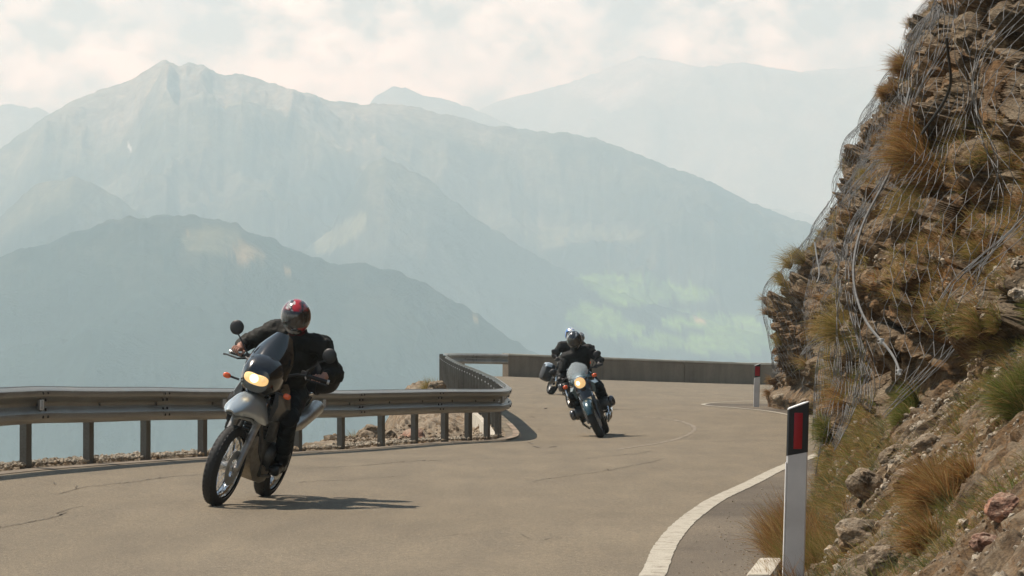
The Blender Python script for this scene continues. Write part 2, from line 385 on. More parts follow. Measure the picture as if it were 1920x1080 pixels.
def rail_at(s):
    p = np.array([np.interp(s, rail_s, rail_c[:, 0]), np.interp(s, rail_s, rail_c[:, 1])])
    q = np.array([np.interp(s+.15, rail_s, rail_c[:, 0]), np.interp(s+.15, rail_s, rail_c[:, 1])]); r = np.array([np.interp(s-.15, rail_s, rail_c[:, 0]), np.interp(s-.15, rail_s, rail_c[:, 1])])
    t = (q-r); t = t/np.linalg.norm(t)
    return p, t
nose_i = int(np.argmax(rail_c[:, 1]*0+np.where(rail_c[:, 1] < 60, rail_c[:, 0], -99)))
_front = rail_c[:nose_i+1]; _back = rail_c[nose_i:]
def rail_x(y):
    """x of the rail line for a depth y (front part before the nose, back part after it)"""
    y = np.asarray(y, float)
    bk = _back[_back[:, 1].argsort()]; bk = bk[bk[:, 1] < 103]
    return np.where(y < _front[-1, 1], np.interp(y, _front[:, 1], _front[:, 0]), np.interp(y, bk[:, 1], bk[:, 0]))
WALL = [(X_of(952, 109.5)+.02, 109.5), (X_of(1180, 112.5), 112.5), (X_of(1410, 117.), 117.), (13.5, 121.5), (22., 127.), (32., 131.)]
wall_c = catmull(WALL, .5)
INNER = [(.1, 12.), (.45, 15.), (X_of(1222, 18.3), 18.3), (X_of(1247, 21.), 21.), (X_of(1279, 23.5), 23.5), (X_of(1314, 25.7), 25.7), (X_of(1348, 27.7), 27.7), (X_of(1410, 31.), 31.), (X_of(1469, 35.3), 35.3), (4.15, 42), (5.3, 50), (5.75, 55), (X_of(1492, 60.), 60.), (X_of(1440, 64.), 64.), (X_of(1380, 67.), 67.), (X_of(1322, 70), 70.), (X_of(1330, 72.2), 72.2), (X_of(1385, 74.5), 74.5), (7.2, 78), (11., 83), (17, 88), (28, 96)]
inner_c = catmull(INNER, .3)
# ------------------------------------------------------------------ mountains
def crest_fn(pts):
    px = [p[0] for p in pts]; py = [p[1] for p in pts]
    return lambda a: np.interp(a, px, py)
def elev(py): return np.tan(PITCH+np.arctan((540-py)/F))
def mountain_layer(A, Rr, crest, D, sf, sb, seed, amp, pw=1.0, crest_amp=5.):
    hc = elev(crest(A))*D; u = np.abs(Rr-D)
    z = np.where(Rr < D, hc-sf*np.power(u/1000., pw)*1000., hc-sb*u)
    x = (A-960)/F*Rr
    q = np.stack([x/420., Rr/650., np.full_like(x, seed*3.7)], -1)
    rd = fbm(q, 6, seed, .52, ridged=True); w = sstep(0, 260, u)
    q2 = np.stack([x/75., Rr/90., np.full_like(x, seed*1.7)], -1)
    z = z+amp*w*(rd-.1)
    cap = elev(crest(A))*Rr-1.5; z = np.where(Rr < D, np.minimum(z, cap), z)
    z = z+crest_amp*(fbm(q2, 4, seed+9, .6)) + 6*fbm(q2*4, 3, seed+5)
    return z, x
def make_mountains():
    A, Rr = np.meshgrid(np.linspace(-500, 2500, 900), np.linspace(1900, 6500, 300), indexing='ij')
    cA = crest_fn([(-800, 420), (-300, 330), (0, 270), (50, 240), (100, 205), (130, 186), (180, 165), (240, 150), (272, 128), (310, 107), (335, 124), (350, 113), (380, 117), (420, 136), (455, 132), (500, 150), (560, 171), (600, 180), (680, 190), (705, 186), (760, 192), (850, 211), (900, 226), (980, 238), (1060, 241), (1110, 248), (1180, 276), (1250, 305), (1320, 330), (1400, 368), (1470, 398), (1530, 420), (1700, 500), (1950, 580), (2700, 800)])
    cB = crest_fn([(-800, 230), (-300, 520), (0, 478), (60, 455), (150, 425), (200, 408), (250, 398), (300, 400), (370, 397), (420, 405), (480, 430), (560, 463), (640, 488), (740, 503), (800, 528), (900, 585), (1000, 650), (1200, 780), (2700, 1500)])
    cC = crest_fn([(-800, 900), (480, 560), (560, 480), (620, 425), (660, 350), (690, 300), (720, 288), (760, 308), (800, 330), (850, 372), (920, 425), (1000, 468), (1060, 505), (1200, 560), (1500, 640), (2700, 1100)])
    zA, x = mountain_layer(A, Rr, cA, 5600, .42, .6, 3, 150, .93)
    zB, _ = mountain_layer(A, Rr, cB, 3250, .46, .6, 11, 95, .95, 3.)
    zC, _ = mountain_layer(A, Rr, cC, 4650, .50, .45, 23, 75, .95, 4.)
    cE = crest_fn([(-800, 500), (-300, 430), (0, 400), (60, 350), (130, 327), (190, 350), (260, 400), (400, 480), (600, 560), (1000, 700), (2700, 1400)]); zE, _ = mountain_layer(A, Rr, cE, 4300, .48, .5, 31, 80, .95, 4.)
    Z = np.maximum(np.maximum(np.maximum(zA, zE), zB), np.maximum(zC, -520))
    V = np.stack([x, Rr, Z], -1)
    ppx, ppy = proj(V)
    n1 = fbm(np.stack([x/300., Rr/300., Z/200.], -1), 5, 41); n2 = fbm(np.stack([x/60., Rr/60., Z/60.], -1), 4, 47); n3 = fbm(np.stack([x/45., Rr/70., Z/30.], -1), 5, 49, .65)
    forest = np.array([.008, .016, .014]); alp = np.array([.085, .088, .06]); rock = np.array([.19, .175, .15]); mead = np.array([.12, .21, .055]); tan = np.array([.36, .27, .15])
    t = sstep(120, 370, Z+n1*190+n2*70-(Rr-3400)*.02-np.where(ppx > 1150, (ppx-1150)*.35, 0)); c = forest*(1-t[..., None])+alp*t[..., None]
    t = sstep(300, 480, Z+n1*160+n2*60); c = c*(1-t[..., None])+rock*t[..., None]
    gl = fbm(np.stack([x/120.+n3*.9, Rr/330., Z*0+4], -1), 4, 91, .6, ridged=True); t = sstep(.25, .6, gl)*sstep(-60, 260, Z+n1*150)*.22; c = c*(1-t[..., None])+np.array([.22, .20, .155])*t[..., None]
    def blob(cx, cy, rx, ry, col, thr=.0, rot=0.):
        nonlocal c
        dx = (ppx-cx); dy = (ppy-cy); cr, sr = math.cos(rot), math.sin(rot); u = (dx*cr+dy*sr)/rx; v = (-dx*sr+dy*cr)/ry
        w = .95*sstep(.10, -.03, u*u+v*v-1+1.3*n3+1.0*n1+thr); w = np.where((Rr > 2300), w, 0)
        c = c*(1-w[..., None])+np.array(col)*w[..., None]
    blob(1200, 545, 80, 24, mead); blob(1290, 548, 45, 16, mead); blob(1120, 600, 55, 25, mead); blob(1170, 615, 40, 18, mead*.9); blob(1330, 605, 90, 16, mead*1.1); blob(1370, 640, 100, 24, mead); blob(1310, 602, 20, 6, tan); blob(1240, 640, 55, 18, mead*.8)
    blob(1130, 525, 50, 12, mead*.8)
    blob(440, 465, 75, 16, tan*.5, rot=.35); blob(400, 455, 50, 25, alp); blob(545, 508, 18, 4, tan*.6); blob(880, 598, 16, 5, tan)
    blob(1060, 440, 70, 22, alp*1.3, rot=-.15); blob(640, 440, 60, 22, alp*1.4, rot=-.5); blob(1160, 440, 45, 14, alp*1.2)
    blob(242, 276, 3, 2, (.6, .6, .6), -.6)
    o = npmesh('mountains', V.reshape(-1, 3), grid_faces(*A.shape, flip=True), 'mountain_ground', True, c.reshape(-1, 3)); tag(o, kind='structure')
    A, Rr = np.meshgrid(np.linspace(-700, 2700, 420), np.linspace(6500, 11700, 150), indexing='ij')
    cD = crest_fn([(-800, 150), (-200, 230), (0, 197), (20, 192), (45, 200), (75, 198), (100, 212), (150, 240), (300, 300), (650, 260), (700, 180), (725, 165), (742, 159), (760, 163), (790, 176), (850, 187), (900, 207), (960, 230), (1100, 330), (2700, 600)])
    cF = crest_fn([(-800, 260), (700, 260), (850, 228), (930, 190), (1050, 160), (1160, 118), (1200, 104), (1250, 108), (1310, 126), (1400, 114), (1500, 132), (1700, 118), (1920, 100), (2700, 150)])
    zD, x = mountain_layer(A, Rr, cD, 8600, .5, .6, 51, 60, 1., 8.); zF, _ = mountain_layer(A, Rr, cF, 11500, .42, .6, 61, 160, 1., 9.)
    Z = np.maximum(np.maximum(zD, zF), -520); V = np.stack([x, Rr, Z], -1)
    n1 = fbm(np.stack([x/400., Rr/400., Z/200.], -1), 5, 71); t = sstep(850, 980, Z+n1*240)
    c = np.array([.14, .14, .12])*(1-t[..., None])+np.array([.30, .30, .30])*t[..., None]
    o = npmesh('far_mountains', V.reshape(-1, 3), grid_faces(*A.shape, flip=True), 'mountain_ground', True, c.reshape(-1, 3)); tag(o, kind='structure')
    o = npmesh('valley_floor', [(-4600, -350, -522), (4600, -350, -522), (4600, 12200, -522), (-4600, 12200, -522)], [(0, 1, 2, 3)], 'mountain_ground', True, np.tile([.05, .08, .04], (4, 1))); tag(o, kind='structure')
make_mountains()
def make_haze():
    m, N, L, b = newmat('haze_air'); N.remove(b); v = N.new('ShaderNodeVolumePrincipled'); v.inputs['Color'].default_value = (*HAZE_C, 1); v.inputs['Density'].default_value = HAZE_D; v.inputs['Absorption Color'].default_value = (1, 1, 1, 1); v.inputs['Anisotropy'].default_value = .2
    L.new(v.outputs[0], N['Material Output'].inputs['Volume'])
    mb = MB().box((0, 5950, 272), (9300, 12700, 1592)); o = mb.build('haze', 'haze_air', smooth=False); tag(o, kind='stuff', label='pale blue haze filling the valley air'); tag(o, cat='haze')
make_haze()

# ------------------------------------------------------------------ local ground
ctrl_edge = ([8, 20, 43, 46, 50, 60, 75, 90, 103, 112], [0, 0, -2.75, -2.75, -2.65, -2.3, -2.2, -2.9, -3.4, -3.2])
def edge_x(y):
    y = np.asarray(y, float); a = np.interp(y, _front[:, 1], _front[:, 0])-.45
    return np.where(y < 43.2, a, np.interp(y, ctrl_edge[0][2:], ctrl_edge[1][2:]))
def make_ground():
    ys = np.concatenate([np.linspace(8, 40, 160), np.linspace(40.1, 112, 560), np.linspace(112.5, 140, 60)])
    ts = np.concatenate([-np.geomspace(60, 3, 24), np.linspace(-2.9, 6, 260), np.linspace(6.2, 45, 60)])
    Y, T = np.meshgrid(ys, ts, indexing='ij'); X = T+edge_x(Y)*sstep(8, 0, np.abs(T))
    g = G(X, Y); z = g-.05; ex = edge_x(Y); rx = rail_x(Y)
    q = np.stack([X*1.5, Y*.8, X*0+2.2], -1); nz = fbm(q, 5, 5)
    isl = sstep(rx-.02, rx-.3, X)*sstep(49, 47.2, 2*48-Y)        # strip left of the back rail
    isl = np.where(Y > 47, sstep(0, .4, rx-X)*sstep(47, 49, Y), 0)
    mound = .20*np.exp(-((Y-52)/4.)**2-((X+1.6)/.7)**2)+.55*np.exp(-((Y-74)/6.)**2-((X+1.75)/.45)**2)
    cv, _, _ = cellnoise(q*3.1, 15); z = z+isl*(-.28+mound+.20*nz+.12*(cv-.5)+.05*fbm(q*5, 3, 8))
    drop = np.maximum(0, ex+.25*nz-X); z = z-drop*1.5-.15*sstep(0, .5, drop)+.25*nz*sstep(0, 1, drop)
    # beyond the parapet wall and beyond the road bend the ground falls away
    wy = np.interp(X, wall_c[:, 0], wall_c[:, 1]); back = np.maximum(0, Y-wy-.6); back = np.where(X < wall_c[0, 0], np.maximum(0, Y-110.2), back); z = z-back*1.1
    gv = np.where((X < rx-.16) & (Y < 49), .055+.03*fbm(q*6, 3, 6), 0); z = z+gv
    z = np.maximum(z, -530)
    V = np.stack([X, Y, z], -1)
    o = npmesh('ground', V.reshape(-1, 3), grid_faces(*X.shape, flip=True), 'rubble_rock', True); tag(o, kind='structure')
    # steep hillside below the road, down to the valley floor
    pts = [(-70, 8), (-62, 40), (-60, 70), (-60, 110), (-40, 145), (0, 150), (40, 155), (120, 150)]; secs = []
    for k, (off, zz) in enumerate([(0, -85), (60, -170), (200, -330), (420, -525)]):
        secs.append([(p[0]*(1+off/90.) if p[0] < 20 else p[0], p[1]+(off if p[1] > 120 else 0)-(off if p[1] < 20 else 0), zz-(30 if p[1] > 120 and off == 0 else 0)) for p in pts])
    mb = MB(); mb.loft(secs, closed=False, cap=False); o = mb.build('hillside', 'rubble_rock'); tag(o, kind='structure')
make_ground()
def make_road():
    ys = np.concatenate([np.linspace(8, 52, 240), np.linspace(52.3, 109, 190)])
    n = 60; rows = []
    for y in ys:
        xl = float(rail_x(y))+.02
        if y < 49.6: xl = float(np.interp(y, _front[:, 1], _front[:, 0]))-.02
        if y < 30: xl = float(np.interp(y, _front[:, 1], _front[:, 0]))-.02
        if y > 102: xl = float(np.interp(y, [102, 105, 108, 109.], [rail_x(102), rail_x(102)+.05, -2.1, -1.3]))
        if y > 70: xr = float(np.interp(y, [70, 72, 75, 80, 90, 110], [6, 8, 12, 20, 32, 36]))
        else: xr = float(np.interp(y, [8, 20, 36, 50, 60, 70], [3, 3.4, 4.6, 7, 7, 6]))
        t = np.linspace(0, 1, n); rows.append(np.stack([xl+(xr-xl)*t, np.full(n, y)], -1))
    # the last rows follow the foot of the parapet wall
    for k in range(1, 15):
        t = np.linspace(0, 1, n); x = -1.3+(wall_c[-1, 0]+1.3)*t
        yw = np.where(x < wall_c[0, 0], 109.3, np.interp(x, wall_c[:, 0], wall_c[:, 1]))
        if k == 1: base = rows[-1].copy()
        tx = np.stack([x, yw+.05], -1); rows.append(base+(tx-base)*(k/14.))
    Q = np.array(rows); z = G(Q[..., 0], Q[..., 1]); V = np.concatenate([Q, z[..., None]], -1)
    o = npmesh('road', V.reshape(-1, 3), grid_faces(len(rows), n, flip=True), 'asphalt', True); tag(o, kind='structure')
make_road()
def strip(name, c, w, dz, matn, jitter=0., lo=0, hi=None, wv=None):
    c = np.asarray(c)[lo:hi]; t = np.gradient(c, axis=0); t /= np.linalg.norm(t, axis=1)[:, None]+1e-9; nrm = np.stack([-t[:, 1], t[:, 0]], -1)
    k = np.linspace(-.5, .5, 4); ww = np.full(len(c), w) if wv is None else np.asarray(wv)
    Q = c[:, None, :]+nrm[:, None, :]*(k[None, :, None]*ww[:, None, None])
    if jitter: Q = Q+nrm[:, None, :]*(jitter*vnoise(np.stack([Q[..., 0]*14, Q[..., 1]*14, Q[..., 0]*0], -1), 3))[..., None]
    z = G(Q[..., 0], Q[..., 1])+dz; V = np.concatenate([Q, z[..., None]], -1)
    o = npmesh(name, V.reshape(-1, 3), grid_faces(len(c), 4), matn, True); tag(o, kind='structure'); return o
# darker shoulder strip to the right of the edge line, then the painted lines
def make_shoulder():
    m = inner_c[inner_c[:, 1] < 72.]; off = m.copy(); xr = np.interp(m[:, 1], [8, 20, 36, 50, 60, 70, 73], [3, 3.4, 4.6, 7, 7, 6, 6]); w = np.maximum(.15, xr-m[:, 0])
    k = np.linspace(0, 1, 8); Q = np.stack([m[:, None, 0]+.05+w[:, None]*k[None], np.repeat(m[:, 1][:, None], 8, 1)], -1)
    z = G(Q[..., 0], Q[..., 1])+.004; V = np.concatenate([Q, z[..., None]], -1)
    o = npmesh('road_shoulder', V.reshape(-1, 3), grid_faces(len(m), 8, flip=True), 'asphalt_shoulder', True); tag(o, kind='structure')
make_shoulder()
_im = catmull(INNER, .12); strip('road_marking', _im, .15, .009, 'road_paint', .006, wv=np.interp(_im[:, 1], [30, 50, 60], [.15, .12, .09]))
strip('road_marking', wall_c+np.array([0, -1.3]), .12, .005, 'road_paint', .012)
mb_ = rail_c[rail_c[:, 1] > 84]; mb_ = mb_[mb_[:, 1] < 101]
strip('road_marking', mb_+np.array([.75, 0]), .10, .005, 'road_paint', .02)
mk_concrete('kerb_tile', (.20, .145, .10), (.33, .26, .19)); MATS_crack = mat('crack', (.095, .079, .058), .9)
mat('tar_seam', (.12, .098, .072), .85); mat('pale_seam', (.215, .18, .135), .9)
def crack(px_pts, w, matn='crack', rough=.05, dz=.005):
    pts = []
    for px, py in px_pts:
        d = CAMZ*F/(py-645.)
        for _ in range(4): d = (CAMZ-g1(X_of(px, d), d))*F/(py-645.)
        pts.append((X_of(px, d), d))
    c = catmull(pts, .06); nn = vnoise(np.stack([c[:, 0]*5, c[:, 1]*5, c[:, 0]*0], -1), 8)+.6*vnoise(np.stack([c[:, 0]*19, c[:, 1]*19, c[:, 0]*0], -1), 9); c = c+np.stack([nn*rough*.4, nn*rough*5], -1)
    ww = w*(.5+.7*np.abs(vnoise(np.stack([c[:, 0]*9, c[:, 1]*3, c[:, 0]*0+5], -1), 4)))
    strip('road_crack', c, w, dz, matn, wv=ww)
for q, w in (([(-40, 995), (30, 984), (110, 968), (130, 955), (160, 952)], .012), ([(120, 925), (170, 912), (240, 905), (330, 893), (400, 890)], .012), ([(430, 883), (560, 879), (690, 872), (760, 866), (850, 862), (960, 858)], .014),
             ([(560, 905), (660, 899), (760, 893)], .010), ([(0, 895), (80, 903), (150, 915)], .012), ([(1100, 860), (1200, 850), (1330, 848), (1475, 850)], .012), ([(1100, 890), (1250, 888), (1380, 893)], .012), ([(1130, 855), (1160, 854), (1220, 846)], .014),
             ([(1000, 902), (1150, 880), (1240, 862)], .010), ([(700, 1010), (900, 1003), (1060, 1012)], .008)):
    crack(q, w)
crack([(1205, 781), (1262, 787), (1300, 800), (1290, 815), (1240, 830), (1160, 842)], .09, 'pale_seam', .03, .003)
crack([(960, 722), (1050, 727), (1130, 733), (1180, 740)], .06, 'tar_seam', .02, .003)
for k in range(12):
    a = rng.uniform(980, 1060); b_ = rng.uniform(740, 850)
    crack([(a, b_), (a+rng.uniform(4, 14), b_+rng.uniform(-3, 3))], rng.uniform(.03, .07), 'tar_seam', .03)
# front rail's shadow band, laid on the road edge as a coloured strip
fs_ = _front[(_front[:, 1] > 20)]
strip('rail_shadow_strip', fs_+np.array([.12, -.02]), .16, .006, 'concrete', .01)
kb_ = rail_c[(rail_s > rail_s[nose_i]-3.2) & (rail_s < rail_s[nose_i]+5)]
strip('road_kerb', kb_+np.array([.19, -.06]), .10, .03, 'kerb_tile', .012)

# ------------------------------------------------------------------ guard rail
def w_profile():
    # (out, z) out = toward the road ; a W-beam 0.32 high
    return [(o, z*1.10) for o, z in [(-.004, -.160), (.004, -.150), (.050, -.138), (.078, -.120), (.084, -.095), (.078, -.072), (.055, -.052), (.012, -.030), (.000, -.012), (.000, .012), (.012, .030), (.055, .052), (.078, .072), (.084, .095), (.078, .120), (.050, .138), (.004, .150), (-.004, .160)]]
def make_rail():
    root = empty('guardrail', (float(_front[-1, 0]), float(_front[-1, 1]), g1(*_front[-1])))
    tag(root, 'long galvanised steel guardrail on metal posts curving round the outer edge of the road', 'guardrail')
    Lp = Vector(root.location); prof = w_profile(); th = .006
    def local(v): return Vector(v)-Lp
    total = rail_s[-1]; s0 = float(np.interp(30., _front[:, 1], rail_s[:nose_i+1])); ks = np.arange(-5, int((total-s0)/2)+1)
    fs = [float(np.interp(q[1], _front[:, 1], rail_s[:nose_i+1])) for q in RAIL[4:16]]; posts = [s0-2.*k for k in range(1, 5) if s0-2.*k > 0]+fs
    while posts[-1]+1.9 < total-.2: posts.append(posts[-1]+(1.3 if posts[-1] < fs[-1]+2 else 1.95))
    seg0 = s0-8
    j = 0
    while seg0+4*j < total-.05:
        a = max(.0, seg0+4*j-.12); b = min(total, seg0+4*(j+1)+.12)
        mb = MB(); secs = []; npt = max(3, int((b-a)/.22)); kz = .0025*(j % 2)
        for i in range(npt+1):
            s = a+(b-a)*i/npt; p, t = rail_at(s); nr = Vector((t[1], -t[0], 0)); c = Vector((p[0], p[1], g1(*p)+.592+.005*float(vnoise(np.array([s*.55, .3, .7]), 4))))
            loop = [local(c+nr*(o+.035+kz)+Vector((0, 0, z))) for o, z in prof]+[local(c+nr*(o+.035+kz-th)+Vector((0, 0, z))) for o, z in prof[::-1]]
            secs.append(loop)
        mb.loft(secs)
        if j > 0:
            bb = mb; p, t = rail_at(seg0+4*j); nr = Vector((t[1], -t[0], 0)); tt = Vector((t[0], t[1], 0)); c = Vector((p[0], p[1], g1(*p)+.592))
            for sx in (-.07, .07):
                for zz, oo in ((-.112, .118), (.112, .118), (-.045, .095), (.045, .095)):
                    bb.tube([local(c+tt*sx+nr*(oo-.004)+Vector((0, 0, zz))), local(c+tt*sx+nr*(oo+.010)+Vector((0, 0, zz)))], [.016, .013], 6, 1)
        mb.build('beam', ['galvanised', 'dark_steel'], root, ang=30)
        j += 1
    for s in posts:
        p, t = rail_at(s); nr = Vector((t[1], -t[0], 0)); tt = Vector((t[0], t[1], 0)); g = g1(*p); M = Matrix((tt, nr, Vector((0, 0, 1)))).transposed(); c = Vector((p[0], p[1], 0))-nr*.075
        mb = MB(); zb, zt = g-.55, g+.745
        def pl(u, n, su, sn): mb.box(local(c+tt*u+nr*n+Vector((0, 0, (zb+zt)/2))), (su, sn, zt-zb), M)
        pl(0, .030, .150, .006); pl(-.072, -.003, .006, .060); pl(.072, -.003, .006, .060); pl(-.057, -.030, .024, .006); pl(.057, -.030, .024, .006)
        mb.build('post', 'galvanised_post_shaded', root, smooth=False)
        mb = MB(); mb.box(local(c+nr*.074+Vector((0, 0, g+.592))), (.09, .072, .20), M, bev=.006); mb.tube([local(c+nr*.114+Vector((0, 0, g+.592))), local(c+nr*.125+Vector((0, 0, g+.592)))], .017, 6)
        mb.tube([local(c-nr*.03+tt*.02+Vector((0, 0, g+.66))), local(c-nr*.045+tt*.02+Vector((0, 0, g+.66)))], .016, 6, 1);
        mb.build('spacer', ['galvanised_post_shaded', 'white_bolt'], root)
    for px, d in ((405, 35.95), (597, 40.05), (932, 48.4), (60, 29.95)):
        s = float(np.interp(d, _front[:, 1], rail_s[:nose_i+1])); p, t = rail_at(s); nr = Vector((t[1], -t[0], 0)); tt = Vector((t[0], t[1], 0)); c = Vector((p[0], p[1], g1(*p)+.592))
        mb = MB(); mb.loft([[local(c+nr*.06+Vector((0, 0, z))) for z in (-.05, .05)]+[local(c+nr*.06+Vector((0, 0, .05)))], [local(c+nr*.125-tt*.02+Vector((0, 0, z))) for z in (-.04, .04)]+[local(c+nr*.125+Vector((0, 0, .04)))]])
        mb.box(local(c+nr*.10), (.10, .012, .10), Matrix((tt, nr, Vector((0, 0, 1)))).transposed(), bev=.004)
        mb.build('reflector', 'reflector_white', root)

mat('dark_steel', (.06, .058, .055), .5, .7, noise=.3); mat('white_bolt', (.5, .5, .48), .35, .2); mat('reflector_white', (.62, .60, .56), .4)
make_rail()

# ------------------------------------------------------------------ parapet wall, retaining wall, kerb
def make_wall():
    c = wall_c; root = empty('parapet_wall', (c[0, 0], c[0, 1], g1(*c[0])))
    tag(root, 'low weathered concrete parapet wall along the far side of the bend', 'wall'); Lp = root.location
    t = np.gradient(c, axis=0); t /= np.linalg.norm(t, axis=1)[:, None]; n = np.stack([-t[:, 1], t[:, 0]], -1); s = np.concatenate([[0], np.cumsum(np.linalg.norm(np.diff(c, axis=0), axis=1))])
    def at(ss): return np.array([np.interp(ss, s, c[:, 0]), np.interp(ss, s, c[:, 1])]), np.array([np.interp(ss, s, n[:, 0]), np.interp(ss, s, n[:, 1])])
    a = 0.
    while a < s[-1]-.1:
        b = min(a+3.98, s[-1]); mb = MB(); secs = []
        for i in range(9):
            p, nn = at(a+(b-a)*i/8); g = g1(*p); e = random.uniform(-.006, .006)
            prof = [(0, -.4), (0, .64+e), (.0, .655), (.012, .67), (.012, .72+e), (.34, .72), (.35, .66), (.36, -.6)]
            secs.append([Vector((p[0]+nn[0]*o, p[1]+nn[1]*o, g+z))-Lp for o, z in prof])
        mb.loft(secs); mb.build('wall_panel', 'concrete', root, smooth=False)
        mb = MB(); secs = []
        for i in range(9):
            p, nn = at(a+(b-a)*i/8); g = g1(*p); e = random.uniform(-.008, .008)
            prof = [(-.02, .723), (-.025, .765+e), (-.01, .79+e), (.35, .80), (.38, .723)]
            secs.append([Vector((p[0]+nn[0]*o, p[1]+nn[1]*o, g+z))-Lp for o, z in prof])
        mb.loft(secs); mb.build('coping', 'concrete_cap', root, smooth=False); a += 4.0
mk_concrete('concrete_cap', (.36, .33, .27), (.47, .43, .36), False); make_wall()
def make_retaining():
    q = _back[(_back[:, 1] > 50.) & (_back[:, 1] < 66)]; Lp = Vector((q[0, 0], q[0, 1], g1(*q[0])-.6)); secs = []; mb = MB()
    for p in q[::2]:
        g = g1(*p); secs.append([Vector((p[0]-.13, p[1], g-.03))-Lp, Vector((p[0]-.13-.10, p[1], g-.03))-Lp, Vector((p[0]-.30, p[1], g-.8))-Lp, Vector((p[0]-.13, p[1], g-.8))-Lp])
    mb.loft(secs); o = mb.build('retaining_wall', 'pale_concrete', smooth=False); o.location = Lp; tag(o, 'short pale concrete retaining wall under the guardrail where it turns back', 'wall')
make_retaining()
# ------------------------------------------------------------------ cliff
# profiles of the rock face: depth -> list of (height, x)
PROF = {
 9.: [(0, .95), (.3, 1.3), (.8, 1.8), (1.2, 2.1), (2, 2.5), (3.5, 3.0)],
 13.: [(0, 1.25), (.3, 1.65), (.8, 2.2), (1.2, 2.6), (2, 3.0), (3.5, 3.6)],
 16.: [(0, 1.50), (.3, 1.86), (.8, 2.42), (1.2, 2.85), (2, 3.3), (3.5, 3.9)],
 18.: [(0, 1.75), (.5, 2.22), (1.0, 2.78), (1.5, 3.15), (2.2, 3.35), (4, 3.9)],
 21.: [(0, 2.02), (.5, 2.42), (1.0, 2.90), (1.4, 3.05), (1.6, 2.98), (2.2, 3.28), (3, 3.38), (4, 3.66), (5, 4)],
 24.: [(0, 2.28), (.5, 2.60), (.9, 2.82), (1.1, 2.74), (1.4, 2.52), (1.9, 2.70), (2.5, 2.94), (3.2, 3.12), (4, 3.36), (5, 3.75)],
 27.: [(0, 2.58), (.5, 2.85), (1, 3.0), (1.5, 2.95), (2, 3.05), (3, 3.36), (4, 3.62), (5, 3.98), (6, 4.4)],
 30.: [(0, 2.90), (.5, 3.02), (1, 3.12), (1.5, 3.10), (2, 3.16), (3, 3.36), (3.5, 3.44), (4, 3.68), (4.5, 3.95), (5.5, 4.3)],
 35.: [(0, 3.50), (1, 3.58), (2, 3.52), (3, 3.78), (4, 4.15), (5, 4.6), (6.5, 5.2)],
 45.: [(0, 4.6), (1, 4.65), (2, 4.42), (3, 4.74), (4, 5.12), (5, 5.6), (6, 6.1), (8, 7)],
 55.: [(0, 6.0), (.5, 5.8), (1, 5.4), (2, 5.0), (3, 5.15), (4, 5.5), (6, 6.6), (9, 8.2)],
 62.: [(0, 5.75), (.5, 5.3), (1, 4.80), (2, 4.58), (2.5, 4.76), (3, 5.2), (4, 5.75), (5, 6.2), (9, 8.6)],
 68.: [(0, 5.45), (.5, 5.35), (1, 5.3), (2, 5.5), (3, 6.0), (5, 7.2), (9, 9.5)],
 72.: [(0, 6.0), (1, 6.4), (2, 7.0), (5, 9), (9, 12)],
 78.: [(0, 9.5), (1, 10), (3, 11), (9, 17)],
}
_st = sorted(PROF); _zz = np.linspace(-1, 10, 221)
_tab = np.array([np.interp(_zz, [p[0] for p in PROF[d]], [p[1] for p in PROF[d]])+np.maximum(0, _zz-PROF[d][-1][0])*.45-np.maximum(0, -_zz)*.5 for d in _st])
_k = np.array([1, 2, 3, 2, 1.])/9; _tab = np.array([np.convolve(np.pad(r, 2, mode='edge'), _k, 'valid') for r in _tab])
def cliff_x(d, h):
    """smooth rock face x at depth d and height h above the road"""
    d = np.clip(d, _st[0], _st[-1]); i = np.clip(np.searchsorted(_st, d)-1, 0, len(_st)-2); s = np.array(_st)
    t = (d-s[i])/(s[i+1]-s[i]); t = t*t*(3-2*t)*.6+t*.4; k = np.clip((h+1)/11*220, 0, 219.999); j = k.astype(int); f = k-j
    a = _tab[i, j]*(1-f)+_tab[i, j+1]*f; b = _tab[i+1, j]*(1-f)+_tab[i+1, j+1]*f
    return a*(1-t)+b*t
cd = np.concatenate([np.arange(9, 13, .12), np.arange(13, 17, .045), np.arange(17, 27.5, .022), np.geomspace(27.5, 78, 520)])
ct = np.linspace(0, 1, 330)
CD, CT = np.meshgrid(cd, ct, indexing='ij')
ZT = 1.9+.118*CD; CH = -.35+(ZT+.35)*CT
CX = cliff_x(CD, CH); CZ = CH+G(np.minimum(CX, 12), CD)
BASE = np.stack([CX, CD, CZ], -1)
def grid_normals(V):
    du = np.gradient(V, axis=0); dv = np.gradient(V, axis=1); n = np.cross(dv, du); n /= np.linalg.norm(n, axis=-1)[..., None]+1e-9; return n
NB = grid_normals(BASE); NB[..., 0] = np.where(NB[..., 0] > 0, -NB[..., 0], NB[..., 0])
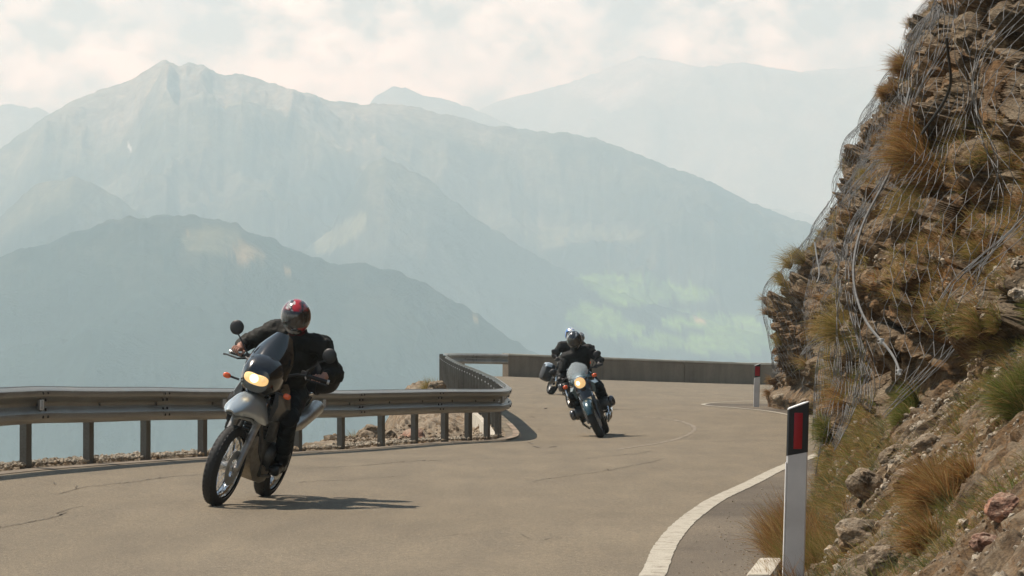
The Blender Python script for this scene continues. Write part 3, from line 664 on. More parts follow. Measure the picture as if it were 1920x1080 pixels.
def cliff_disp():
    p = BASE.copy(); dip = np.stack([p[..., 0], p[..., 1], p[..., 2]+.35*p[..., 0]-.10*p[..., 1]], -1)
    warp = np.stack([vnoise(p*1.1, 1), vnoise(p*1.1, 2), vnoise(p*1.1, 3)], -1)*.22
    slope = sstep(.75, 1.25, CH/np.interp(CD, [13, 21, 27, 40, 78], [1.35, 1.15, .5, .3, .3]))      # 0 on the scree foot, 1 on the rock face
    big = fbm((dip+warp)*np.array([.55, .45, .75]), 4, 11, .5)
    c1, f1, s1 = cellnoise((dip+warp)*np.array([.85, .62, 1.7]), 21)
    c2, f2, s2 = cellnoise((dip+warp*.6)*np.array([2.6, 1.8, 4.6]), 31)
    c3, f3, s3 = cellnoise((dip+warp*.3)*np.array([8, 6., 12.]), 41)
    crack = sstep(.0, .12, s1-f1); crack2 = sstep(0, .12, s2-f2)
    face = .55*big+.60*(c1-.5)+.24*(c2-.5)+.055*(c3-.5)-.14*(1-crack)-.07*(1-crack2)+.05*fbm(p*7, 4, 55)
    l, _, _ = cellnoise(p*np.array([5, 5, 5.]), 61); m2, fm, _ = cellnoise(p*np.array([13, 13, 13.]), 71)
    scree = .10*fbm(p*1.2, 4, 77)+.06*(l-.5)+.030*(1-fm)*m2+.02*fbm(p*9, 3, 78)
    amp = np.interp(CD, [13, 20, 45, 60], [.75, .85, 1.1, .9])
    ins = sstep(27.5, 29.5, CD)*sstep(39, 36, CD); amp = amp*(1-.25*ins)
    return ((face-np.interp(CD, [13, 19, 30, 60], [.10, .16, .42, .40])*np.maximum(np.interp(CH, [1.2, 2.2, 4.], [.35, 1., 1.5]), 1.5*sstep(52, 58, CD)))*slope*amp+scree*(1-slope)), slope
CDISP, CSL = cliff_disp()
CLV = BASE+NB*CDISP[..., None]
CLV[..., 2] += .35*CDISP*0
def make_cliff():
    V = CLV; nu, nv = V.shape[:2]
    Fq = grid_faces(nu, nv); vs = V.reshape(-1, 3)
    # top sheet running back from the crest, so the rock is a solid hillside
    ext = []
    for off, up in ((1.5, .9), (5, 3.2), (12, 7.5), (30, 15)):
        ext.append(V[:, -1]+np.array([off, 0, up]) + .0)
    E = np.stack([V[:, -1]]+ext, 1); o = npmesh('cliff', vs, Fq, 'cliff_rock', False)
    me = o.data; root = o
    e = npmesh('upper_slope', E.reshape(-1, 3)-np.array([0, 0, 0]), grid_faces(nu, E.shape[1]), 'cliff_rock', True); 
    for q in (o, e): tag(q, kind='structure')
make_cliff()
PX, PY = proj(CLV)
VALIDC = np.gradient(PX, axis=0) < 1e9
def on_cliff(px, py, tol=7.):
    """first rock surface point seen at a pixel, and its normal"""
    m = (np.abs(PX-px) < tol) & (np.abs(PY-py) < tol)
    if not m.any():
        return None
    idx = np.argwhere(m); k = idx[np.argmin(CD[m])]
    return CLV[k[0], k[1]].copy(), NB[k[0], k[1]].copy()

# ------------------------------------------------------------------ wire netting over the face
def boxmin(A, ru, rv):
    r = A.copy()
    for k in range(1, ru+1): r[k:] = np.minimum(r[k:], A[:-k]); r[:-k] = np.minimum(r[:-k], A[k:])
    B = r.copy()
    for k in range(1, rv+1): r[:, k:] = np.minimum(r[:, k:], B[:, :-k]); r[:, :-k] = np.minimum(r[:, :-k], B[:, k:])
    return r
def blur(A, n, ax):
    for _ in range(n):
        p = np.pad(A, [(1, 1) if i == ax else (0, 0) for i in (0, 1)], mode='edge')
        A = (np.take(p, range(0, A.shape[ax]), ax)+np.take(p, range(1, A.shape[ax]+1), ax)*2+np.take(p, range(2, A.shape[ax]+2), ax))/4
    return A
nd = np.arange(14, 77, .10); nh = np.arange(.0, 11, .06)
# sample displaced x on a regular (depth, height) grid
_dx = (CLV[..., 0]-BASE[..., 0])
def samp(Agrid, d, h):
    i = np.clip(np.interp(d, cd, np.arange(len(cd))), 0, len(cd)-1.001); i0 = i.astype(int); fi = i-i0
    t = np.clip((h+.35)/(1.9+.118*d+.35), 0, .9999)*(len(ct)-1); j0 = t.astype(int); fj = t-j0; j1 = np.minimum(j0+1, len(ct)-1)
    return (Agrid[i0, j0]*(1-fi)*(1-fj)+Agrid[i0+1, j0]*fi*(1-fj)+Agrid[i0, j1]*(1-fi)*fj+Agrid[i0+1, j1]*fi*fj)
ND, NH = np.meshgrid(nd, nh, indexing='ij')
XS = samp(CLV[..., 0], ND, NH); XN = boxmin(XS, 3, 3); XN = blur(blur(XN, 9, 0), 12, 1)-.03
def net_x(d, h):
    i = np.clip((d-nd[0])/.10, 0, len(nd)-1.001); j = np.clip(h/.06, 0, len(nh)-1.001); i0 = i.astype(int); j0 = j.astype(int); fi = i-i0; fj = j-j0
    return XN[i0, j0]*(1-fi)*(1-fj)+XN[i0+1, j0]*fi*(1-fj)+XN[i0, j0+1]*(1-fi)*fj+XN[i0+1, j0+1]*fi*fj
def make_net():
    # plan length of the face at mid height, in which the mesh is laid out
    dd = np.arange(14.5, 74, .02); xx = net_x(dd, np.full_like(dd, 2.2)); sl = np.concatenate([[0], np.cumsum(np.hypot(np.diff(xx), np.diff(dd)))])
    W, H = .23, .175      # cell size
    segs = []; tw = []
    smax = sl[-1]; nc = int(smax/W)
    ci, ri = np.meshgrid(np.arange(nc), np.arange(int(9.5/H)), indexing='ij'); ox = (ri % 2)*.5
    cx = (ci+ox)*W; cz = 0.0+ri*H
    vt = (cx, cz+H*.20); vb = (cx, cz-H*.20)                    # twisted vertical wire
    def node(s, z):
        d = np.interp(s, sl, dd); jit = np.stack([s*9.1, z*7.7, s*0], -1); d = d+.35*vnoise(np.stack([s*.8, z*.8, s*0+3], -1), 5)*.2
        z = z+.012*vnoise(jit, 9)-.05*vnoise(np.stack([s*.7, z*.6, s*0+9], -1), 6)
        h = np.clip(z, .02, 10.5); x = net_x(d, h)+.015*vnoise(np.stack([s*1.7, z*1.7, s*0+5], -1), 7); return np.stack([x, d, h+G(np.minimum(x, 12), d)], -1), h, d
    A, hA, dA = node(*vt); B, hB, dB = node(*vb)
    # lower hem of the netting
    hem = np.interp(dA, [14, 17, 19, 21.5, 23, 24.5, 26, 30, 36, 45, 60, 66, 74], [1.9, 1.75, 1.55, 1.05, .95, .85, .45, .35, .5, .8, .8, .7, .7])+.22*vnoise(np.stack([dA*1.7, dA*0, dA*0], -1), 8)
    hole = (vnoise(np.stack([dA*.9, hA*1.1, hA*0], -1), 77) > .62)
    ok = (hA > hem) & (hA < 1.7+.116*dA) & ~hole
    V = []; Fc = []; n0 = 0
    def sticks(Pa, Pb, r):
        nonlocal n0
        t = Pb-Pa; ln = np.linalg.norm(t, axis=-1, keepdims=True); t = t/(ln+1e-9)
        a = np.cross(t, np.array([.3, .9, .2])); a /= np.linalg.norm(a, axis=-1, keepdims=True)+1e-9; b = np.cross(t, a); n = len(Pa)
        ring = []
        for P_ in (Pa, Pb):
            for k in range(5):
                an = 2*math.pi*k/5; ring.append(P_+(a*math.cos(an)+b*math.sin(an))*r)
        v = np.stack(ring, 1); V.append(v.reshape(-1, 3)); base = n0+np.arange(n)[:, None]*10
        for k in range(5): Fc.append(base+np.array([[k, (k+1) % 5, 5+(k+1) % 5, 5+k]]))
        n0 += n*10
    dm = dA[ok][:, None]; rs = np.interp(dm, [15, 30, 60], [.0027, .0028, .0032])
    sticks(A[ok], B[ok], rs)
    # diagonals from the top of a twist to the bottoms of the twists in the next row
    for sgn in (0, 1):
        i2 = np.where(ri[:, :-1] % 2 == 0, ci[:, :-1]-1+sgn, ci[:, :-1]+sgn); m = (i2 >= 0) & (i2 < nc); i2c = np.clip(i2, 0, nc-1)
        Bn = B[i2c, ri[:, :-1]+1]; An = A[:, :-1]; okn = ok[:, :-1] & ok[i2c, ri[:, :-1]+1] & m
        sticks(An[okn], Bn[okn], rs.mean()*.8)
    o = npmesh('wire_netting', np.concatenate(V), np.concatenate(Fc), 'wire', True)
    tag(o, 'grey hexagonal wire netting draped over the rock face to hold falling stones', 'netting')
    b = (3.2, 24., g1(3, 24)); reorigin(o, b)
make_net()
mat('cable_steel', (.16, .16, .155), .5, .5, noise=.2)
def cliff_cable(name, pts, r, label, clamps=(), matn='cable_steel', off=.03):
    out = []
    for px, py, d in pts:
        p = P(px, py, d); h = p.z-g1(p.x, d); out.append(p)
    c = catmull([tuple(p) for p in out], .05)
    # lie on the netting where the line runs close to it
    q = []
    for p in c:
        h = p[2]-g1(p[0], p[1]); xn = float(net_x(np.array([p[1]]), np.array([np.clip(h, .05, 9)]))[0]); q.append(Vector((min(p[0], xn-off) if abs(p[0]-xn) < .45 else p[0], p[1], p[2])))
    for _ in range(14): q = [q[0]]+[(q[i-1]+q[i]*2+q[i+1])/4 for i in range(1, len(q)-1)]+[q[-1]]
    root = Vector(q[-1]); mb = MB(); mb.tube([p-root for p in q], r, 7); o = mb.build(name, matn); o.location = root
    for k in clamps:
        p = q[int(k*(len(q)-1))]; m2 = MB(); m2.box(p-root, (.03, .035, .045), bev=.006); m2.tube([p-root+Vector((-.03, 0, .012)), p-root+Vector((.02, 0, .012))], .006, 6); m2.tube([p-root+Vector((-.03, 0, -.012)), p-root+Vector((.02, 0, -.012))], .006, 6)
        m2.build('cable_clamp', 'white_bolt', o)
    tag(o, label, 'cable'); return o

# ------------------------------------------------------------------ grass
PAL = {'dry': [(.29, .140, .045), (.36, .20, .07), (.20, .095, .035), (.44, .30, .13)], 'gold': [(.36, .25, .085), (.28, .20, .06), (.44, .33, .14), (.20, .19, .05)],
       'green': [(.10, .15, .028), (.15, .19, .04), (.22, .22, .06), (.08, .11, .025), (.30, .24, .09)], 'mix': [(.30, .17, .07), (.16, .17, .04), (.38, .26, .11), (.24, .20, .06)], 'herb': [(.12, .15, .06), (.17, .19, .09), (.09, .11, .045), (.2, .2, .11)]}
def blades(pos, nrm, n, length, spread, pal, droop=1.0, lean=(-.35, -.15, .25), w=.0022, seg=5, flat=.6, cone=.55):
    """n curved blades rooted on a disc round pos"""
    pos = np.asarray(pos); nrm = np.asarray(nrm)/np.linalg.norm(nrm); a = np.cross(nrm, [0, 0, 1.]); a /= np.linalg.norm(a)+1e-9; b = np.cross(nrm, a)
    rr = np.sqrt(rng.random(n))*spread; th = rng.random(n)*2*math.pi; root = pos+a*(rr*np.cos(th))[:, None]+b*(rr*np.sin(th))[:, None]*flat-nrm*.03
    d0 = nrm*.55+np.array(lean)+np.array([0, 0, .35]); d = d0[None]+rng.normal(0, cone, (n, 3)); d /= np.linalg.norm(d, axis=1)[:, None]
    ln = length*rng.uniform(.35, 1.1, n)*(1-.3*rr/spread); pts = [root]; cur = root; dirc = d
    for k in range(seg):
        cur = cur+dirc*(ln/seg)[:, None]; pts.append(cur); dirc = dirc+np.array([-.06, -.03, -.30*droop])*(k+1)/seg*rng.uniform(.5, 1.5, n)[:, None]; dirc = dirc/np.linalg.norm(dirc, axis=1)[:, None]
    pts = np.stack(pts, 1); side = np.cross(pts[:, 1]-pts[:, 0], rng.normal(0, 1, (n, 3))); side /= np.linalg.norm(side, axis=1)[:, None]+1e-9
    wid = w*rng.uniform(.6, 1.5, n)[:, None, None]*np.linspace(1, .25, seg+1)[None, :, None]; V = np.stack([pts-side[:, None]*wid, pts+side[:, None]*wid], 2)
    base = np.arange(n)[:, None, None]*(seg+1)*2; k = np.arange(seg)[None, :, None]*2; Fq = base+k+np.array([0, 1, 3, 2])[None, None]
    pal = np.array(PAL[pal]); col = np.where(rng.random((n, 1)) < .22, np.array(PAL['mix'])[rng.integers(0, 4, n)], pal[rng.integers(0, len(pal), n)])*rng.uniform(.7, 1.25, (n, 1)); C = np.repeat(col[:, None, None], seg+1, 1); C = np.repeat(C, 2, 2)
    return V.reshape(-1, 3), Fq.reshape(-1, 4), np.clip(C.reshape(-1, 3), 0, 1)
def joinb(parts):
    V = []; Fq = []; C = []; o = 0
    for v, f, c in parts: V.append(v); Fq.append(f+o); C.append(c); o += len(v)
    return np.concatenate(V), np.concatenate(Fq), np.concatenate(C)
TUFTS = [
 (1745, 268, .50, .26, 'dry', 1700, 'large dry russet grass tussock hanging high on the netted rock'), (1722, 330, .50, .22, 'dry', 1500, 'dry russet grass hanging just under the highest large tussock'), (1700, 395, .34, .16, 'mix', 700, 'brown grass tuft hanging beside the steel cable at mid height'),
 (1668, 170, .36, .30, 'dry', 1000, 'dry grass tuft on the skyline edge of the netted cliff'), (1648, 245, .32, .26, 'dry', 800, 'dry grass tuft below the skyline edge of the cliff'), (1700, 120, .34, .22, 'dry', 700, 'topmost dry grass tuft on the cliff skyline'), (1625, 330, .30, .22, 'gold', 600, 'golden grass tuft on the sloping cliff edge'),
 (1652, 400, .42, .2, 'gold', 1000, 'golden drooping grass left of the steel cable'), (1800, 240, .3, .2, 'mix', 500, 'sparse olive grass behind netting near the cliff top'), (1865, 300, .2, .14, 'mix', 300, 'little olive grass clump behind netting near the right border'),
 (1500, 480, .5, .5, 'gold', 900, 'golden grass patch on the shoulder of the far rock'), (1470, 540, .5, .45, 'gold', 900, 'ochre grass patch on the far rock edge'), (1535, 605, .5, .4, 'dry', 900, 'brown grass patch in the middle of the far rock'), (1455, 640, .4, .35, 'gold', 600, 'ochre grass tuft low on the far rock edge'), (1500, 690, .4, .3, 'mix', 500, 'olive grass tuft low on the far rock'), (1440, 715, .35, .25, 'dry', 400, 'dry grass tuft beside the far delineator post'),
 (1575, 640, .5, .26, 'gold', 1500, 'tall golden green grass below the rock overhang'), (1562, 700, .42, .24, 'mix', 1100, 'dense brown grass cushion under the rock overhang'), (1565, 760, .38, .22, 'dry', 1100, 'dark brown grass tuft above the near delineator post'), (1545, 820, .28, .15, 'green', 600, 'small bright green tuft beside the near delineator post'),
 (1668, 795, .30, .14, 'green', 1400, 'green and gold grass tuft in the middle of the stony slope'), (1690, 770, .26, .12, 'green', 800, 'green grass tuft just above the middle of the stony slope'), (1890, 770, .32, .16, 'green', 1700, 'large green grass tuft near the right border'), (1905, 740, .3, .13, 'green', 900, 'green grass tuft above the large one near the right border'),
 (1805, 890, .36, .18, 'dry', 2300, 'large russet grass tussock on the lower slope'), (1770, 940, .36, .16, 'dry', 2000, 'lower half of the russet tussock group spilling down the slope'), (1745, 985, .28, .14, 'dry', 1100, 'russet grass fringe at the foot of the large tussock'),
 (1800, 690, .26, .15, 'mix', 700, 'brown grass clump under the end of the steel cable'), (1850, 585, .26, .15, 'mix', 700, 'olive grass clump on the gravel ledge near the right border'), (1900, 600, .2, .13, 'green', 400, 'small green clump on the gravel ledge'),
 (1840, 655, .25, .15, 'gold', 600, 'golden clump between the gravel ledge and the netting hem'), (1790, 430, .16, .1, 'mix', 220, 'thin olive clump in a rock cleft'), (1850, 480, .16, .1, 'gold', 220, 'thin golden clump in a rock cleft near the right border'), (1730, 560, .18, .1, 'mix', 250, 'thin grass clump beside the bend of the steel cable')]
def make_tufts():
    for px, py, ln, sp, pal, n, label in TUFTS:
        h = on_cliff(px, py)
        if h is None: h = on_cliff(px+12, py, 14)
        if h is None: print('no cliff at', px, py); continue
        p, nn = h; p = p-nn*.02; parts = []
        k = max(1, int(sp/.07)); nb = int(n*1.5)
        for i in range(k):
            q = p+np.array([rng.normal(0, .25)*sp, rng.normal(0, .45)*sp, rng.normal(0, .4)*sp])
            hh = q[2]-g1(min(q[0], 12), q[1]); q[0] = float(samp(CLV[..., 0], np.array([q[1]]), np.array([max(hh, 0)]))[0])
            parts.append(blades(q, nn, nb//k, ln*rng.uniform(.55, 1.15), .10, pal, 1.0, w=.0013+.00003*p[1], cone=.42))
        V, Fq, C = joinb(parts); o = npmesh('grass_tuft', V-p, Fq, 'grass_blades', True, C); o.location = p
        tag(o, label, 'grass tuft', 'grass tufts growing on the cliff')
    for x, y, ln, n, pal, label in ((1.86, 21.3, .42, 1900, 'dry', 'reddish dry grass leaning over the road edge beside the near delineator post'), (1.76, 20.0, .38, 2000, 'dry', 'reddish dry grass in front of the near delineator post'), (1.72, 18.9, .30, 1500, 'mix', 'reddish green grass around the foot of the near delineator post'), (1.98, 18.6, .30, 1500, 'mix', 'olive grass to the right of the near delineator foot'), (2.12, 20.2, .32, 1300, 'mix', 'olive and brown grass behind the near delineator post'), (1.52, 18.0, .22, 500, 'dry', 'thin reddish grass beside the white kerb stone'), (2.25, 22.6, .26, 700, 'mix', 'mixed grass at the foot of the slope past the near delineator')):
        p = np.array([x, y, g1(x, y)+.02]); V, Fq, C = joinb([blades(p+np.array([rng.normal(0, .08), rng.normal(0, .25), rng.uniform(0, .03)]), (-.35, -.25, .9), n//5, ln, .16, pal, .55, (-.34, -.1, .3), w=.0012, cone=.45) for _ in range(5)])
        o = npmesh('grass_tuft', V-p, Fq, 'grass_blades', True, C); o.location = p; tag(o, label, 'grass tuft', 'grass tufts at the road edge')
    # small cover between the tussocks: stuff
    parts = []; k = 0
    gm = fbm(CLV*np.array([.9, .45, .9]), 3, 99)
    while k < 3200:
        i = rng.integers(40, CLV.shape[0]-10); j = rng.integers(8, CLV.shape[1]-8)
        if PX[i, j] > 1960 or PY[i, j] < -40 or PY[i, j] > 1120 or NB[i, j][2] < -.1: continue
        if gm[i, j] < -.08+.25*rng.random()-(.12 if CH[i, j] < 1.2 else 0): continue
        pal = ('herb', 'dry', 'gold', 'mix', 'green', 'mix')[rng.integers(0, 6)] if CH[i, j] < 1.5 else ('dry', 'gold', 'dry', 'mix')[rng.integers(0, 4)]
        parts.append(blades(CLV[i, j], NB[i, j], 60, rng.uniform(.05, .17)*(1+CD[i, j]*.016), rng.uniform(.03, .12)*(1+CD[i, j]*.012), pal, 1., w=.0013+.00003*CD[i, j], seg=3)); k += 1
    V, Fq, C = joinb(parts); o = npmesh('ground_cover', V, Fq, 'grass_blades', True, C); tag(o, 'short dry grass and herbs scattered over the rock and scree', 'grass', kind='stuff')
    # dry grass along the embankment behind the guardrail
    for x, y, ln, n, sp, label in ((-2.55, 50.5, .35, 700, .3, 'golden grass on the outer lip of the bank behind the guardrail'), (-2.2, 52.0, .25, 500, .25, 'olive grass clump beside the reddish boulders'), (-1.85, 74, .42, 900, .35, 'dry grass on the rubble mound above the guardrail'), (-1.75, 78, .3, 400, .3, 'dry grass patch beside the far end of the mound')):
        z = ground_z(x, y); p = np.array([x, y, z]); V, Fq, C = joinb([blades(p+np.array([rng.normal(0, sp*.22), rng.normal(0, sp*.28), 0]), (-.3, -.1, .9), n//5, ln, .12, 'gold', .8, w=.003, cone=.5) for _ in range(5)])
        o = npmesh('grass_tuft', V-p, Fq, 'grass_blades', True, C); o.location = p; tag(o, label, 'grass tuft', 'grass tufts behind the guardrail')
def ground_z(x, y):
    g = bpy.data.objects['ground']
    ok, loc, n, i = g.ray_cast(Vector((x, y, 30)), Vector((0, 0, -1))); return loc.z if ok else g1(x, y)
make_tufts()
# ------------------------------------------------------------------ stones
def stone_unit(seed, sub=2):
    bm = bmesh.new(); bmesh.ops.create_icosphere(bm, subdivisions=sub, radius=1); V = np.array([v.co[:] for v in bm.verts]); Fq = np.array([[v.index for v in f.verts] for f in bm.faces]); bm.free()
    c, f1, _ = cellnoise(V*1.3+seed*7.7, seed); V = V*(1+.28*vnoise(V*1.1+seed*3.1, seed)+.22*(c-.5))[:, None]; return V, Fq
def rotm(n):
    q = rng.normal(0, 1, (n, 4)); q /= np.linalg.norm(q, axis=1)[:, None]; w, x, y, z = q.T
    return np.stack([np.stack([1-2*(y*y+z*z), 2*(x*y-z*w), 2*(x*z+y*w)], -1), np.stack([2*(x*y+z*w), 1-2*(x*x+z*z), 2*(y*z-x*w)], -1), np.stack([2*(x*z-y*w), 2*(y*z+x*w), 1-2*(x*x+y*y)], -1)], 1)
def scatter(name, pts, sizes, matn, label, flat=.6):
    units = [stone_unit(s, 1) for s in range(5)]; V = []; Fs = []; o = 0; n = len(pts); Rm = rotm(n); which = rng.integers(0, 5, n)
    for k in range(5):
        m = which == k; u, f = units[k]; sc = sizes[m][:, None, None]*np.stack([np.ones(m.sum()), rng.uniform(.5, 1, m.sum()), np.full(m.sum(), flat)], -1)[:, None]
        v = np.einsum('nij,nkj->nki', Rm[m], u[None]*sc)+pts[m][:, None]; V.append(v.reshape(-1, 3)); Fs.append((f[None]+np.arange(m.sum())[:, None, None]*len(u)+o).reshape(-1, 3)); o += v.shape[0]*v.shape[1]
    ob = npmesh(name, np.concatenate(V), np.concatenate(Fs), matn, False); tag(ob, label, 'gravel', kind='stuff')
def make_stones():
    # chips on the foot of the slope
    pts = []; sz = []
    I = rng.integers(0, CLV.shape[0], 60000); J = rng.integers(0, CLV.shape[1]-1, 60000); cl = vnoise(CLV[I, J]*1.3, 123)
    keep = (CH[I, J] < 2.0) & (PX[I, J] < 1990) & (PY[I, J] < 1130) & (NB[I, J][:, 2] > .15) & (cl > -.1)
    keep &= rng.random(60000) < np.interp(CD[I, J], [13, 25, 60], [1., .6, .5]); pts.append(CLV[I, J][keep]); sz.append(np.exp(rng.normal(-4.4, .5, keep.sum())))
    keep = (rng.random(60000) < .15) & (CH[I, J] > 1.2) & (PX[I, J] < 1990) & (PY[I, J] > -40) & (np.gradient(CLV[..., 0], axis=1)[I, J]/(np.gradient(CLV[..., 2], axis=1)[I, J]+1e-6) > 1.2) & (cl > .0)
    pts.append(CLV[I, J][keep]); sz.append(np.exp(rng.normal(-4.0, .5, keep.sum())))
    pts = np.concatenate(pts); sz = np.concatenate(sz); sz = np.clip(sz, .004, .05); scatter('scree_chips', pts, sz, 'pale_stone', 'pale flaky stone chips lying on the slope and ledges of the rock')
    m = (PX[I, J] > 1700) & (PX[I, J] < 1990) & (PY[I, J] > 960) & (PY[I, J] < 1130) | ((PX[I, J] > 1800) & (PX[I, J] < 1990) & (abs(PY[I, J]-545) < 22)); q = CLV[I, J][m][:5000]; q = q+rng.normal(0, .02, q.shape)*np.array([.3, 1, .3])
    scatter('slope_gravel', q, np.clip(np.exp(rng.normal(-4.9, .45, len(q))), .003, .02), 'pale_stone', 'fine pale gravel at the lower right of the slope')
    y = 12+rng.random(3000)**1.5*34; x0 = np.interp(y, inner_c[:400, 1], inner_c[:400, 0]); w_ = np.interp(y, [12, 20, 30, 36, 46], [.8, .8, .9, .5, 1.]); x = x0+.12+w_*rng.random(3000)**.45; z = G(x, y)+.006
    scatter('shoulder_grit', np.stack([x, y, z], -1), np.clip(np.exp(rng.normal(-5.4, .45, 3000)), .002, .012), 'pale_stone', 'small grit and stone chips washed onto the road shoulder')
    # gravel verge behind the road edge
    y = rng.uniform(20, 49.5, 5200); t = rng.uniform(-.42, -.04, 5200); x = np.interp(y, _front[:, 1], _front[:, 0])+t; z = G(x, y)+.02
    m = y < 44; z = np.where(m, z, z); pts = np.stack([x, y, z+.012], -1); scatter('verge_gravel', pts, np.clip(np.exp(rng.normal(-4.1, .45, len(y))), .006, .05), 'pale_stone', 'pale gravel along the outer edge of the road beneath the guardrail')
    y = rng.uniform(44.5, 62, 1500); x = edge_x(y)+rng.random(1500)*(rail_x(y)-edge_x(y)); z = np.array([ground_z(a, b) for a, b in zip(x, y)])
    scatter('bank_rubble', np.stack([x, y, z+.01], -1), np.clip(np.exp(rng.normal(-3.9, .6, len(y))), .008, .10), 'rubble_rock', 'loose pale rubble on the bank behind the guardrail')
    # boulders one can point to
    B = [(772, 815, 48.8, .26, 'red_stone', 'large reddish boulder on the bank behind the guardrail posts'), (815, 822, 48.5, .21, 'red_stone', 'reddish brown boulder next to the large one on the bank'), (835, 800, 50, .14, 'red_stone', 'smaller rust coloured boulder in front of the retaining wall'),
         (800, 795, 52, .10, 'rubble_rock', 'grey brown rock above the reddish boulders'), (700, 812, 50.5, .24, 'rubble_rock', 'dark rock at the broken lip of the bank'), (728, 832, 48.5, .12, 'rubble_rock', 'grey rock at the lip of the bank near the road'), (690, 838, 48, .16, 'rubble_rock', 'low grey rock outermost on the bank'),
         (868, 826, 48.6, .10, 'pale_stone', 'pale block lying at the foot of the retaining wall'), (815, 732, 73, .20, 'rubble_rock', 'brown rock on top of the rubble mound')]
    for k, (px, py, d, r, mt, label) in enumerate(B):
        x = X_of(px, d); z = ground_z(x, d); u, f = stone_unit(20+k, 4); u = u*(1+.08*fbm(u*3+k, 4, 5))[:, None]*np.array([1.15, .9, .8])*r
        o = npmesh('boulder', u, f, mt, False); o.location = (x, d, z+r*.35); o.rotation_euler = (rng.uniform(-.4, .4), rng.uniform(-.4, .4), rng.uniform(0, 6)); tag(o, label, 'rock', 'boulders behind the guardrail')
    for k, (px, py, r, mt, label) in enumerate([(1670, 850, .09, 'rubble_rock', 'knobbly brown rock on the middle of the near slope'), (1625, 905, .12, 'rubble_rock', 'rough dark rock low on the near slope'), (1740, 830, .11, 'rubble_rock', 'smooth grey rock above the russet tussocks'), (1885, 945, .07, 'red_stone', 'flat reddish slab near the right border'), (1600, 1000, .13, 'rubble_rock', 'rough rock at the foot of the near slope'), (1700, 900, .10, 'rubble_rock', 'rough stone left of the russet tussocks'), (1660, 1050, .10, 'rubble_rock', 'pale stone at the bottom of the near slope'), (1850, 1010, .06, 'red_stone', 'reddish stone below the flat slab'), (1905, 545, .06, 'pale_stone', 'pale stone on the gravel ledge'), (1455, 752, .13, 'pale_stone', 'pale stone beside the far delineator post'), (1500, 755, .16, 'rubble_rock', 'brown rock at the foot of the far rock face')]):
        h = on_cliff(px, py, 9)
        if h is None: print('no rock at', px, py); continue
        p, nn = h; u, f = stone_unit(40+k, 4); u = u*(1+.16*fbm(u*2.6+k, 5, 5))[:, None]*np.array([1.1, 1.0, .75])*r
        o = npmesh('rock', u, f, mt, False); o.location = p-nn*r*.0; o.rotation_euler = (rng.uniform(-.4, .4), rng.uniform(-.4, .4), rng.uniform(0, 6)); tag(o, label, 'rock', 'rocks lying on the slope')
make_stones()
# ------------------------------------------------------------------ delineator posts
mat('post_white', (.64, .64, .63), .5, noise=.14, nscale=4); mat('post_black', (.018, .020, .022), .5); mat('reflector_red', (.33, .006, .012), .5, coat=.0); mat('post_edge', (.82, .82, .80), .5)
def delineator(px, d, label, yaw=.12, ht=1.0, w=.12, full=False):
    x = X_of(px, d); z = g1(x, d); root = empty('delineator_post', (x, d, z), (0, R(1.7), yaw)); tag(root, label, 'road post', 'delineator posts on the inside of the bend')
    def sec(zl, zr, off=0., dp=.055, wd=w):
        # cross-section: a shallow rounded trapezium, the front facing -y
        q = [(-wd/2, 0), (-wd/2+.008, -.010), (wd/2-.008, -.010), (wd/2, 0), (wd/2-.02, dp), (-wd/2+.02, dp)]
        return [Vector((a*(1+off), b-off*.03, zl+(zr-zl)*(a+wd/2)/wd)) for a, b in q]
    mb = MB(); mb.loft([sec(-.5, -.5), sec(.0, .0), sec(ht-.30, ht-.275)]); mb.build('post_body', 'post_white', root, smooth=False)
    mb = MB(); mb.loft([sec(ht-.30, ht-.275, .015), sec(ht-.046, ht+.001, .015)]); mb.build('black_band', 'post_black', root, smooth=False)
    mb = MB(); mb.loft([sec(ht-.046, ht+.001, .02), sec(ht-.040, ht+.007, .02)]); mb.build('post_cap', 'post_edge', root, smooth=False)
    mb = MB(); mb.box((-w/2-.001, -.004, (ht-.33)/2), (.006, .014, ht-.34)); mb.build('post_rib', 'post_edge', root, smooth=False)
    mb = MB(); ww = .024 if not full else .05; hh = .100
    mb.box((0, -.0125, ht-.160), (ww*2, .006, hh*2), Matrix.Rotation(0, 3, 'Y'), bev=.003); mb.build('reflector', 'reflector_red', root)
delineator(1487, 17.7, 'large near delineator post with black band and narrow red reflector')
delineator(1418, 68., 'small far delineator post with a wide red reflector by the rock foot', .1, .92, .125, True)
def kerb_stone():
    mb = MB(); mb.box((0, 0, -.02), (.14, 1.3, .20), bev=.02); x, y = X_of(1418, 18.35), 18.35; o = mb.build('kerb_stone', 'pale_concrete'); o.location = (x+.02, y-.35, g1(x, y)); o.rotation_euler = (0, 0, -.13); tag(o, 'pale broken kerb stone half hidden in the reddish grass', 'kerb stone')
kerb_stone()
cliff_cable('steel_cable', [(1706, 165, 24.6), (1694, 240, 24.4), (1685, 330, 24.2), (1673, 430, 24.), (1664, 500, 23.7), (1672, 560, 23.5), (1690, 615, 23.2), (1712, 652, 22.9), (1735, 705, 22.6)], .010, 'grey steel cable hanging down the netting with two clamps', (.86, .99))
cliff_cable('anchor_rope', [(1850, 70, 23.), (1815, 130, 23.2), (1775, 190, 23.5), (1737, 250, 23.8)], .011, 'dark rope running diagonally under the netting near the top', (), 'dark_steel')
cliff_cable('thin_wire_rope', [(1528, 455, 52), (1533, 490, 51), (1542, 530, 50.5)], .014, 'thin pale wire rope on the far netted rock')
cliff_cable('loose_cable', [(1915, 830, 17.9), (1880, 850, 18.), (1862, 880, 18.1), (1885, 905, 17.9), (1925, 912, 17.6)], .010, 'loose black cable loop on the slope near the right border', (.3,), 'dark_steel')
